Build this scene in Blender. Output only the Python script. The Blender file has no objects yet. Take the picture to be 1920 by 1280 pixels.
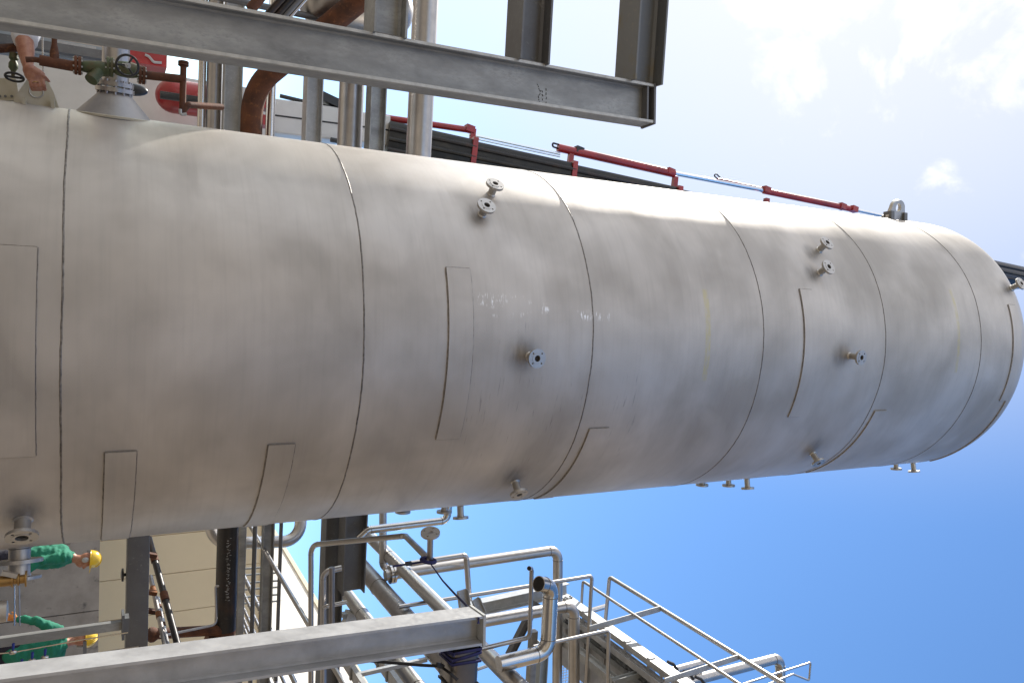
import bpy, bmesh, math, random
from mathutils import Vector, Matrix, noise
random.seed(7)
SC = bpy.context.scene
COL = SC.collection
PI = math.pi
V = Vector

# ------------------------------------------------------------------ camera
W0, H0, F = 1920, 1280, 1470.0            # photograph pixels, focal length in pixels
PITCH, ROLL = math.radians(28.3), 0.0146
CAM = V((0, 0, 1.7))
_s, _c = math.sin(PITCH), math.cos(PITCH)
FWD = V((0, _c, _s)); R0 = V((0, -_s, _c)); X0 = V((1, 0, 0))
EX = R0 * math.cos(ROLL) - X0 * math.sin(ROLL)       # picture right = up in the place (portrait shot lying on its side)
ED = R0 * math.sin(ROLL) + X0 * math.cos(ROLL)       # picture down  = right in the place
cam = bpy.data.cameras.new('camera')
cam.sensor_fit = 'HORIZONTAL'; cam.sensor_width = 36; cam.lens = 36 * F / W0
cam.clip_start = 0.05; cam.clip_end = 5000
camo = bpy.data.objects.new('camera', cam); COL.objects.link(camo)
M = Matrix((EX, -ED, -FWD)).transposed().to_4x4(); M.translation = CAM
camo.matrix_world = M
SC.camera = camo

# ------------------------------------------------------------------ light
SUN_AZ, SUN_EL = math.radians(-48), math.radians(42)   # azimuth from +Y towards +X
SUND = V((math.sin(SUN_AZ) * math.cos(SUN_EL), math.cos(SUN_AZ) * math.cos(SUN_EL), math.sin(SUN_EL)))
sl = bpy.data.lights.new('sun', 'SUN'); sl.energy = 5.0; sl.angle = math.radians(0.55); sl.color = (1.0, 0.95, 0.87)
so = bpy.data.objects.new('sun', sl); COL.objects.link(so)
so.rotation_euler = SUND.to_track_quat('Z', 'Y').to_euler()

world = bpy.data.worlds.new('World'); SC.world = world; world.use_nodes = True
nt = world.node_tree; nt.nodes.clear()
def N(t, typ, **kw):
    n = t.nodes.new(typ)
    for k, v in kw.items(): setattr(n, k, v)
    return n
sky = N(nt, 'ShaderNodeTexSky'); sky.sky_type = 'NISHITA'; sky.sun_disc = False
sky.sun_elevation = SUN_EL; sky.sun_rotation = SUN_AZ
sky.air_density = 1.0; sky.dust_density = 0.45; sky.ozone_density = 3.0
bg = N(nt, 'ShaderNodeBackground'); bg.inputs['Strength'].default_value = 0.15
wo = N(nt, 'ShaderNodeOutputWorld')
tc = N(nt, 'ShaderNodeTexCoord')
sep = N(nt, 'ShaderNodeSeparateXYZ'); nt.links.new(tc.outputs['Generated'], sep.inputs[0])
zc = N(nt, 'ShaderNodeMath', operation='MAXIMUM'); nt.links.new(sep.outputs['Z'], zc.inputs[0]); zc.inputs[1].default_value = 0.04
zi = N(nt, 'ShaderNodeMath', operation='DIVIDE'); zi.inputs[0].default_value = 1.0; nt.links.new(zc.outputs[0], zi.inputs[1])
pl = N(nt, 'ShaderNodeVectorMath', operation='SCALE'); nt.links.new(tc.outputs['Generated'], pl.inputs[0]); nt.links.new(zi.outputs[0], pl.inputs['Scale'])
cn = N(nt, 'ShaderNodeTexNoise'); cn.inputs['Scale'].default_value = 6.5; cn.inputs['Detail'].default_value = 9; cn.inputs['Roughness'].default_value = 0.58
cn.inputs['Distortion'].default_value = 0.35
nt.links.new(tc.outputs['Generated'], cn.inputs['Vector'])
# clouds bank up towards the left and rear of the sky and thin out to the right
cdir = V((-0.75, -0.45, 0.50)).normalized()  # leans behind the camera: unseen cloud added to whiten the vessel's reflections
dt = N(nt, 'ShaderNodeVectorMath', operation='DOT_PRODUCT'); nt.links.new(tc.outputs['Generated'], dt.inputs[0]); dt.inputs[1].default_value = cdir
cv = N(nt, 'ShaderNodeMapRange'); nt.links.new(dt.outputs['Value'], cv.inputs[0])
cv.inputs[1].default_value = 0.15; cv.inputs[2].default_value = 0.75; cv.inputs[3].default_value = -0.24; cv.inputs[4].default_value = 0.14
d2 = N(nt, 'ShaderNodeVectorMath', operation='DOT_PRODUCT'); nt.links.new(tc.outputs['Generated'], d2.inputs[0]); d2.inputs[1].default_value = V((-0.55, 0.50, 0.67)).normalized()
c2 = N(nt, 'ShaderNodeMapRange'); nt.links.new(d2.outputs['Value'], c2.inputs[0])
c2.inputs[1].default_value = 0.88; c2.inputs[2].default_value = 0.99; c2.inputs[3].default_value = 0.0; c2.inputs[4].default_value = 0.17
vl = N(nt, 'ShaderNodeMapRange'); vl.interpolation_type = 'SMOOTHSTEP'; nt.links.new(d2.outputs['Value'], vl.inputs[0])
vl.inputs[1].default_value = 0.70; vl.inputs[2].default_value = 1.0; vl.inputs[3].default_value = 0.0; vl.inputs[4].default_value = 0.84
cva = N(nt, 'ShaderNodeMath', operation='ADD'); nt.links.new(cv.outputs[0], cva.inputs[0]); nt.links.new(c2.outputs[0], cva.inputs[1])
ad = N(nt, 'ShaderNodeMath', operation='ADD'); nt.links.new(cn.outputs[0], ad.inputs[0]); nt.links.new(cva.outputs[0], ad.inputs[1])
cm = N(nt, 'ShaderNodeMapRange'); cm.interpolation_type = 'SMOOTHSTEP'; nt.links.new(ad.outputs[0], cm.inputs[0])
cm.inputs[1].default_value = 0.51; cm.inputs[2].default_value = 0.68
mx = N(nt, 'ShaderNodeMix', data_type='RGBA'); nt.links.new(cm.outputs[0], mx.inputs[0])
hs = N(nt, 'ShaderNodeHueSaturation'); hs.inputs['Saturation'].default_value = 1.16; hs.inputs['Value'].default_value = 1.12; nt.links.new(sky.outputs[0], hs.inputs['Color'])
mv = N(nt, 'ShaderNodeMix', data_type='RGBA'); nt.links.new(vl.outputs[0], mv.inputs[0]); nt.links.new(hs.outputs[0], mv.inputs[6]); mv.inputs[7].default_value = (3.75, 3.8, 3.95, 1)
nt.links.new(mv.outputs[2], mx.inputs[6]); mx.inputs[7].default_value = (5.6, 5.5, 5.5, 1)
nt.links.new(mx.outputs[2], bg.inputs[0]); nt.links.new(bg.outputs[0], wo.inputs[0])

SC.view_settings.view_transform = 'Standard'; SC.view_settings.look = 'None'
SC.view_settings.exposure = 0.72; SC.view_settings.gamma = 1.0; SC.view_settings.use_curve_mapping = False

# ------------------------------------------------------------------ geometry helpers
def ray(x, y): return FWD * F + EX * (x - 960) + ED * (y - 640)
def at(x, y, Y):                       # the point seen at photo pixel (x, y), Y metres ahead
    d = ray(x, y); return CAM + d * (Y / d.y)
def dep(p): return (V(p) - CAM).dot(FWD)
def proj(p):
    q = V(p) - CAM; z = q.dot(FWD)
    return 960 + F * q.dot(EX) / z, 640 + F * q.dot(ED) / z
def px(w, p): return w * dep(p) / F    # metres covered by w pixels at point p
YAW = math.radians(5)
ACR = V((math.cos(YAW), math.sin(YAW), 0))      # plant grid: across
DEP = V((-math.sin(YAW), math.cos(YAW), 0))     # plant grid: away from the camera
def across(x, y, Y, yl, yr):
    p = at(x, y, Y); k = dep(p) / F
    return p + ACR * ((yl - y) * k), p + ACR * ((yr - y) * k)
def deepline(x, y, Y, y_end, back=0.0):
    p = at(x, y, Y); t = 0.0
    while t < Y - 0.4:
        t += 0.05
        if proj(p - DEP * t)[1] > y_end: break
    return p + DEP * back, p - DEP * t

def perp(d, up=None):
    d = d.normalized()
    u = V(up) if up is not None else (V((0, 0, 1)) if abs(d.z) < .9 else V((0, -1, 0)))
    s = d.cross(u).normalized(); return s, s.cross(d).normalized()

class MB:
    def __init__(self): self.v = []; self.f = []
    def add(self, vs, fs):
        o = len(self.v); self.v += [V(p) for p in vs]; self.f += [[i + o for i in f] for f in fs]; return self
    def box(self, c, s, rot=None):
        c = V(c); hx, hy, hz = s[0] / 2, s[1] / 2, s[2] / 2
        ps = [V((a * hx, b * hy, d * hz)) for a in (-1, 1) for b in (-1, 1) for d in (-1, 1)]
        if rot is not None: ps = [rot @ p for p in ps]
        return self.add([c + p for p in ps], [(0,1,3,2),(4,6,7,5),(0,4,5,1),(2,3,7,6),(0,2,6,4),(1,5,7,3)])
    def prism(self, poly, a, b, up=None):          # 2-D outline (side, up) swept from a to b
        a, b = V(a), V(b); s, u = perp(b - a, up); n = len(poly)
        vs = [a + s * p[0] + u * p[1] for p in poly] + [b + s * p[0] + u * p[1] for p in poly]
        fs = [(i, (i + 1) % n, n + (i + 1) % n, n + i) for i in range(n)]
        fs += [list(range(n))[::-1], list(range(n, 2 * n))]
        return self.add(vs, fs)
    def slab(self, pts, nrm):                       # polygon given in space, thickened along nrm
        pts = [V(p) for p in pts]; n = len(pts); nrm = V(nrm)
        return self.add(pts + [p + nrm for p in pts], [(i, (i + 1) % n, n + (i + 1) % n, n + i) for i in range(n)] + [list(range(n))[::-1], list(range(n, 2 * n))])
    def tube(self, pts, r, n=14, bend=0.0, closed_ends=True, radii=None, hollow=0.0):
        pts = [V(p) for p in pts]
        path = [pts[0]]
        for i in range(1, len(pts) - 1):
            if bend <= 0: path.append(pts[i]); continue
            a, b, c = pts[i - 1], pts[i], pts[i + 1]
            d1 = (a - b).normalized(); d2 = (c - b).normalized()
            ang = d1.angle(d2, PI)
            if ang > 3.05: path.append(b); continue
            t = min(bend / math.tan(ang / 2), (a - b).length * .49, (c - b).length * .49)
            p1 = b + d1 * t; p2 = b + d2 * t; m = 9
            R = t * math.tan(ang / 2); ctr = b + (d1 + d2).normalized() * (R / math.sin(ang / 2))
            v1 = p1 - ctr; v2 = p2 - ctr; om = v1.angle(v2)
            for k in range(m + 1):
                q = k / m; path.append(ctr + (v1 * math.sin((1 - q) * om) + v2 * math.sin(q * om)) / math.sin(om))
        path.append(pts[-1])
        m = len(path); T = []
        for i in range(m):
            d = (path[min(i + 1, m - 1)] - path[max(i - 1, 0)]); T.append(d.normalized())
        s, u = perp(T[0]); rings = []
        for i in range(m):
            if i:
                q = T[i - 1].rotation_difference(T[i]); s = q @ s; u = q @ u
            rr = radii[i] if radii and len(radii) == m else r
            rings.append([path[i] + (s * math.cos(2 * PI * k / n) + u * math.sin(2 * PI * k / n)) * rr for k in range(n)])
        vs = [p for rg in rings for p in rg]
        fs = [(i * n + k, i * n + (k + 1) % n, (i + 1) * n + (k + 1) % n, (i + 1) * n + k) for i in range(m - 1) for k in range(n)]
        if closed_ends: fs += [list(range(n))[::-1], [(m - 1) * n + k for k in range(n)]]
        return self.add(vs, fs)
    def lathe(self, o, axis, prof, n=24, caps=True):
        o = V(o); ax = V(axis).normalized(); s, u = perp(ax); vs = []; m = len(prof)
        for r, t in prof:
            vs += [o + ax * t + (s * math.cos(2 * PI * k / n) + u * math.sin(2 * PI * k / n)) * r for k in range(n)]
        fs = [(i * n + k, i * n + (k + 1) % n, (i + 1) * n + (k + 1) % n, (i + 1) * n + k) for i in range(m - 1) for k in range(n)]
        if caps: fs += [list(range(n))[::-1], [(m - 1) * n + k for k in range(n)]]
        return self.add(vs, fs)
    def torus(self, c, axis, R, r, n=28, m=8):
        c = V(c); ax = V(axis).normalized(); s, u = perp(ax); vs = []
        for i in range(n):
            a = 2 * PI * i / n; d = s * math.cos(a) + u * math.sin(a)
            for k in range(m):
                b = 2 * PI * k / m; vs.append(c + d * (R + r * math.cos(b)) + ax * (r * math.sin(b)))
        return self.add(vs, [(i * m + k, i * m + (k + 1) % m, ((i + 1) % n) * m + (k + 1) % m, ((i + 1) % n) * m + k) for i in range(n) for k in range(m)])
    def ball(self, c, rad, rot=None, n=14, m=9):
        c = V(c); vs = [V((0, 0, -1))]
        for i in range(1, m):
            t = -PI / 2 + PI * i / m
            vs += [V((math.cos(t) * math.cos(2 * PI * k / n), math.cos(t) * math.sin(2 * PI * k / n), math.sin(t))) for k in range(n)]
        vs.append(V((0, 0, 1)))
        fs = [(0, 1 + (k + 1) % n, 1 + k) for k in range(n)]
        fs += [(1 + i * n + k, 1 + i * n + (k + 1) % n, 1 + (i + 1) * n + (k + 1) % n, 1 + (i + 1) * n + k) for i in range(m - 2) for k in range(n)]
        e = len(vs) - 1
        fs += [(e, 1 + (m - 2) * n + k, 1 + (m - 2) * n + (k + 1) % n) for k in range(n)]
        if not hasattr(rad, '__len__'): rad = (rad,) * 3
        ps = [V((p.x * rad[0], p.y * rad[1], p.z * rad[2])) for p in vs]
        if rot is not None: ps = [rot @ p for p in ps]
        return self.add([c + p for p in ps], fs)
    def limb(self, pts, rad, n=12):                # tapered limb through joints, round at both ends
        for i in range(len(pts) - 1):
            a, b = V(pts[i]), V(pts[i + 1]); d = b - a; L = d.length
            prof = [(max(.001, rad[i] + (rad[i + 1] - rad[i]) * k / 6), L * k / 6) for k in range(7)]
            self.lathe(a, d, prof, n)
            self.ball(a, rad[i], n=n); self.ball(b, rad[i + 1], n=n)
        return self
    def build(self, name, mat, parent=None, remesh=0.0, smooth_it=4, angle=38, wrinkle=0.0):
        org = V(parent.get('_o', (0, 0, 0))) if parent is not None else V((0, 0, 0))
        me = bpy.data.meshes.new(name)
        me.from_pydata([tuple(p - org) for p in self.v], [], self.f); me.update()
        bm = bmesh.new(); bm.from_mesh(me); bmesh.ops.recalc_face_normals(bm, faces=bm.faces); bm.to_mesh(me); bm.free()
        o = bpy.data.objects.new(name, me); COL.objects.link(o)
        if remesh:
            md = o.modifiers.new('r', 'REMESH'); md.mode = 'VOXEL'; md.voxel_size = remesh
            sm = o.modifiers.new('s', 'SMOOTH'); sm.iterations = smooth_it; sm.factor = .5
            dg = bpy.context.evaluated_depsgraph_get(); me2 = bpy.data.meshes.new_from_object(o.evaluated_get(dg))
            o.modifiers.clear(); o.data = me2; bpy.data.meshes.remove(me); me = me2; me.name = name
            if wrinkle:
                for vv in me.vertices:
                    q = vv.co + V(org); st_ = noise.noise(V((q.x * 9, q.y * 9, q.z * 22))) + .6 * noise.noise(V((q.x * 22 + 5, q.y * 22, q.z * 34)))
                    vv.co += vv.normal * (st_ * wrinkle)
        me.materials.clear(); me.materials.append(mat)
        me.polygons.foreach_set('use_smooth', [True] * len(me.polygons))
        if not remesh: me.set_sharp_from_angle(angle=math.radians(angle))
        if parent is not None: o.parent = parent
        o['_o'] = tuple(org)
        return o

def thing(name, label, cat, loc=(0, 0, 0), group=None):
    o = bpy.data.objects.new(name, None); COL.objects.link(o)
    o.empty_display_size = .1
    o.location = loc; o['_o'] = tuple(loc); o['label'] = label; o['category'] = cat
    if group: o['group'] = group
    return o
def tag(o, label, cat, group=None):
    o['label'] = label; o['category'] = cat
    if group: o['group'] = group
    return o
def structure(o): o['kind'] = 'structure'; return o

def isec(h, b, tw, tf):   # I profile, depth h along "up", width b along "side"
    H, B, w = h / 2, b / 2, tw / 2
    r = min(b * .07, .012)
    return [(-B, -H), (B, -H), (B, -H + tf), (w + r, -H + tf), (w, -H + tf + r), (w, H - tf - r), (w + r, H - tf), (B, H - tf), (B, H), (-B, H),
            (-B, H - tf), (-w - r, H - tf), (-w, H - tf - r), (-w, -H + tf + r), (-w - r, -H + tf), (-B, -H + tf)]
def csec(h, b, t):        # channel, open towards +side
    H = h / 2
    return [(0, -H), (b, -H), (b, -H + t), (t, -H + t), (t, H - t), (b, H - t), (b, H), (0, H)]
def rsec(h, b, r=.012, n=4):
    out = []
    for cx, cy, a0 in ((b/2-r, h/2-r, 0), (-b/2+r, h/2-r, 90), (-b/2+r, -h/2+r, 180), (b/2-r, -h/2+r, 270)):
        for k in range(n + 1):
            a = math.radians(a0 + 90 * k / n); out.append((cx + r * math.cos(a), cy + r * math.sin(a)))
    return out

_fl = {}
def flange_mesh(name, R, bore, bc, hole, nh, th):   # drilled flange, axis +Z, back face at z=0
    key = (R, bore, bc, hole, nh, th)
    if key in _fl: return _fl[key]
    bm = bmesh.new()
    def ring(cx, cy, r, n, ph=0.0):
        vs = [bm.verts.new((cx + r * math.cos(2 * PI * k / n + ph), cy + r * math.sin(2 * PI * k / n + ph), 0)) for k in range(n)]
        return [bm.edges.new((vs[k], vs[(k + 1) % n])) for k in range(n)]
    ed = ring(0, 0, R, 32) + ring(0, 0, bore, 18)
    for k in range(nh):
        a = 2 * PI * (k + .5) / nh; ed += ring(bc * math.cos(a), bc * math.sin(a), hole, 10)
    bmesh.ops.triangle_fill(bm, use_beauty=True, use_dissolve=False, edges=ed)
    # drop any triangle that filled a hole
    kill = []
    for f in bm.faces:
        c = f.calc_center_median(); q = math.hypot(c.x, c.y)
        if q < bore * .97: kill.append(f); continue
        for k in range(nh):
            a = 2 * PI * (k + .5) / nh
            if math.hypot(c.x - bc * math.cos(a), c.y - bc * math.sin(a)) < hole * .9: kill.append(f); break
    bmesh.ops.delete(bm, geom=kill, context='FACES')
    r = bmesh.ops.extrude_face_region(bm, geom=list(bm.faces))
    bmesh.ops.translate(bm, verts=[g for g in r['geom'] if isinstance(g, bmesh.types.BMVert)], vec=(0, 0, th))
    bmesh.ops.recalc_face_normals(bm, faces=bm.faces)
    me = bpy.data.meshes.new(name); bm.to_mesh(me); bm.free()
    # raised face and dark bore floor
    me.polygons.foreach_set('use_smooth', [True] * len(me.polygons)); me.set_sharp_from_angle(angle=math.radians(38))
    _fl[key] = me; return me

# ------------------------------------------------------------------ materials
def material(name, base, rough=.5, metal=0.0, noise=None, bump=0.0, bscale=60, spots=None, stretch=(1, 1, 1), rvar=0.0, coat=0.0, spec=.5):
    """noise = (scale, second colour, low, high); spots = (scale, colour, low, high)"""
    m = bpy.data.materials.new(name); m.use_nodes = True; t = m.node_tree
    b = t.nodes['Principled BSDF']
    b.inputs['Roughness'].default_value = rough; b.inputs['Metallic'].default_value = metal
    b.inputs['Specular IOR Level'].default_value = spec
    if coat: b.inputs['Coat Weight'].default_value = coat; b.inputs['Coat Roughness'].default_value = .15
    tcn = N(t, 'ShaderNodeTexCoord'); mp = N(t, 'ShaderNodeMapping'); mp.inputs['Scale'].default_value = stretch
    t.links.new(tcn.outputs['Object'], mp.inputs[0])
    src = None
    col = N(t, 'ShaderNodeRGB'); col.outputs[0].default_value = (*base, 1); src = col.outputs[0]
    nz = None
    for spec_, in ((noise,), (spots,)):
        if not spec_: continue
        sc, c2, lo, hi = spec_
        nz = N(t, 'ShaderNodeTexNoise'); nz.inputs['Scale'].default_value = sc; nz.inputs['Detail'].default_value = 7; nz.inputs['Roughness'].default_value = .62
        t.links.new(mp.outputs[0], nz.inputs['Vector'])
        mr = N(t, 'ShaderNodeMapRange'); mr.inputs[1].default_value = lo; mr.inputs[2].default_value = hi; t.links.new(nz.outputs[0], mr.inputs[0])
        mxn = N(t, 'ShaderNodeMix', data_type='RGBA'); t.links.new(mr.outputs[0], mxn.inputs[0]); t.links.new(src, mxn.inputs[6]); mxn.inputs[7].default_value = (*c2, 1)
        src = mxn.outputs[2]
    t.links.new(src, b.inputs['Base Color'])
    if rvar and nz:
        rr = N(t, 'ShaderNodeMapRange'); rr.inputs[1].default_value = .3; rr.inputs[2].default_value = .7
        rr.inputs[3].default_value = rough - rvar; rr.inputs[4].default_value = rough + rvar
        t.links.new(nz.outputs[0], rr.inputs[0]); t.links.new(rr.outputs[0], b.inputs['Roughness'])
    if bump:
        n2 = N(t, 'ShaderNodeTexNoise'); n2.inputs['Scale'].default_value = bscale; n2.inputs['Detail'].default_value = 5
        t.links.new(mp.outputs[0], n2.inputs['Vector'])
        bp = N(t, 'ShaderNodeBump'); bp.inputs['Strength'].default_value = bump; bp.inputs['Distance'].default_value = .004
        t.links.new(n2.outputs[0], bp.inputs['Height']); t.links.new(bp.outputs[0], b.inputs['Normal'])
    return m

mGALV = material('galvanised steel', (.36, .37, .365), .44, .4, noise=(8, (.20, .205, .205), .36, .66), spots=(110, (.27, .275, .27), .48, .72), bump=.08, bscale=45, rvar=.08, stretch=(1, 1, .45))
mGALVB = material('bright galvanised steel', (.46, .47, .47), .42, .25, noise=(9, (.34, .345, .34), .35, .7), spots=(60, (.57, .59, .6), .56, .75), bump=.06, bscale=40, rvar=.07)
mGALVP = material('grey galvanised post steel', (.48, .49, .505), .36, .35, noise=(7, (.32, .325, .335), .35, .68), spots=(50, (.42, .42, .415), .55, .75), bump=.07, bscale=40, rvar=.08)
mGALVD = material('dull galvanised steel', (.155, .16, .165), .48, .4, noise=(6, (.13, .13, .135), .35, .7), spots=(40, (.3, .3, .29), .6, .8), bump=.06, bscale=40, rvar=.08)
mGALVR = material('galvanised steel with rust wash', (.17, .178, .182), .5, .4, noise=(4, (.18, .15, .09), .5, .64), spots=(25, (.26, .25, .21), .58, .78), bump=.08)
mSS = material('pickled stainless pipe', (.47, .45, .43), .34, .95, noise=(5, (.37, .35, .33), .35, .7), rvar=.06, bump=.03, bscale=30)
mSSP = material('polished stainless pipe', (.62, .60, .57), .2, 1.0, noise=(6, (.54, .51, .47), .35, .7), rvar=.05)
mSSK = material('dark stainless box section', (.20, .19, .185), .3, .95, noise=(6, (.14, .132, .128), .35, .7), rvar=.06)
mSSD = material('dull stainless pipe', (.30, .28, .27), .42, .9, noise=(6, (.22, .205, .195), .35, .7), rvar=.06)
mRUST = material('rusted steel', (.13, .045, .018), .78, .15, noise=(7, (.055, .022, .012), .35, .65), spots=(30, (.22, .085, .03), .56, .75), bump=.25, bscale=70)
mRUSTO = material('fresh orange rust', (.30, .12, .035), .8, .1, noise=(9, (.14, .05, .02), .35, .65), bump=.2)
mBLKS = material('black mill scale steel', (.022, .02, .02), .4, .3, noise=(5, (.05, .028, .02), .5, .72), spots=(30, (.045, .043, .042), .55, .75), bump=.08, rvar=.08)
mRED = material('red paint', (.33, .014, .018), .38, 0, noise=(3, (.20, .010, .012), .42, .68), spots=(26, (.10, .02, .018), .66, .78), coat=.25)
mWHITE = material('light grey crane paint', (.56, .56, .54), .4, 0, noise=(3, (.49, .49, .47), .4, .7), coat=.2)
mBOOM = material('black boom paint', (.010, .0095, .009), .34, .0, noise=(9, (.04, .034, .024), .45, .72), stretch=(1, 3, .15), spec=.35)
mNAVY = material('dark navy boom paint', (.012, .016, .03), .3, 0, noise=(2, (.02, .024, .04), .45, .7), coat=.4)
mCHROME = material('chromed rod', (.75, .75, .75), .12, 1.0, noise=(8, (.7, .7, .7), .4, .6))
mCONC = material('stained concrete', (.36, .325, .285), .9, 0, noise=(1.6, (.25, .225, .195), .38, .66), spots=(5, (.12, .11, .10), .60, .74), bump=.2, bscale=40)
mCONCL = material('pale concrete', (.62, .59, .54), .9, 0, noise=(2, (.54, .51, .47), .38, .66), bump=.1, bscale=40)
mGROUND = material('yard concrete', (.25, .215, .17), .9, 0, noise=(.5, (.20, .17, .135), .38, .66), spots=(3, (.1, .09, .075), .6, .8), bump=.2, bscale=20)
mYEL = material('sand yellow cladding', (.80, .64, .40), .55, 0, noise=(.8, (.75, .60, .37), .4, .7), bump=.02)
mCREAM = material('cream primer', (.50, .46, .36), .55, 0, noise=(8, (.42, .38, .27), .4, .68), spots=(18, (.24, .21, .17), .66, .8), bump=.05)
mGREENV = material('olive valve paint', (.055, .075, .03), .5, .1, noise=(12, (.09, .06, .025), .5, .7), bump=.1)
mBLACK = material('black plastic', (.012, .012, .013), .4, 0, noise=(12, (.02, .02, .02), .4, .7))
mNAVYS = material('navy webbing', (.014, .016, .10), .75, 0, noise=(80, (.01, .011, .06), .4, .7), bump=.2, bscale=300)
mBLKS2 = material('black webbing', (.012, .012, .014), .75, 0, noise=(80, (.02, .02, .024), .4, .7), bump=.2, bscale=300)
mBRASS = material('brass', (.36, .22, .08), .4, .8, noise=(14, (.40, .24, .09), .4, .7))
mBLUE = material('blue handle', (.02, .04, .26), .5, 0, noise=(14, (.015, .03, .2), .4, .7))
mGREEN = material('green work shirt', (.008, .17, .10), .85, 0, noise=(6, (.006, .13, .078), .4, .7), bump=.4, bscale=14)
mNAVYT = material('dark navy trousers', (.012, .012, .025), .9, 0, noise=(8, (.018, .018, .03), .4, .7), bump=.3, bscale=14)
mHELM = material('yellow hard hat', (.72, .47, .02), .3, 0, noise=(5, (.66, .42, .02), .4, .7), coat=.3)
mSKIN = material('skin', (.36, .165, .10), .5, 0, noise=(26, (.27, .10, .06), .42, .68), spots=(60, (.42, .23, .16), .58, .75), bump=.12, bscale=120)
mWSHIRT = material('white cotton', (.62, .62, .64), .9, 0, noise=(9, (.55, .55, .57), .4, .7), bump=.3, bscale=30)
mGREYP = material('grey plastic', (.35, .35, .35), .5, 0, noise=(9, (.28, .28, .28), .4, .7))
mORANGE = material('orange glove', (.55, .22, .05), .7, 0, noise=(20, (.45, .15, .03), .4, .7))
mBLUETARP = material('blue film', (.05, .22, .42), .5, 0, noise=(9, (.04, .18, .35), .4, .7))
mCABIN = material('blue grey painted steel', (.30, .34, .37), .45, .2, noise=(3, (.25, .285, .31), .4, .7))

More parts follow.
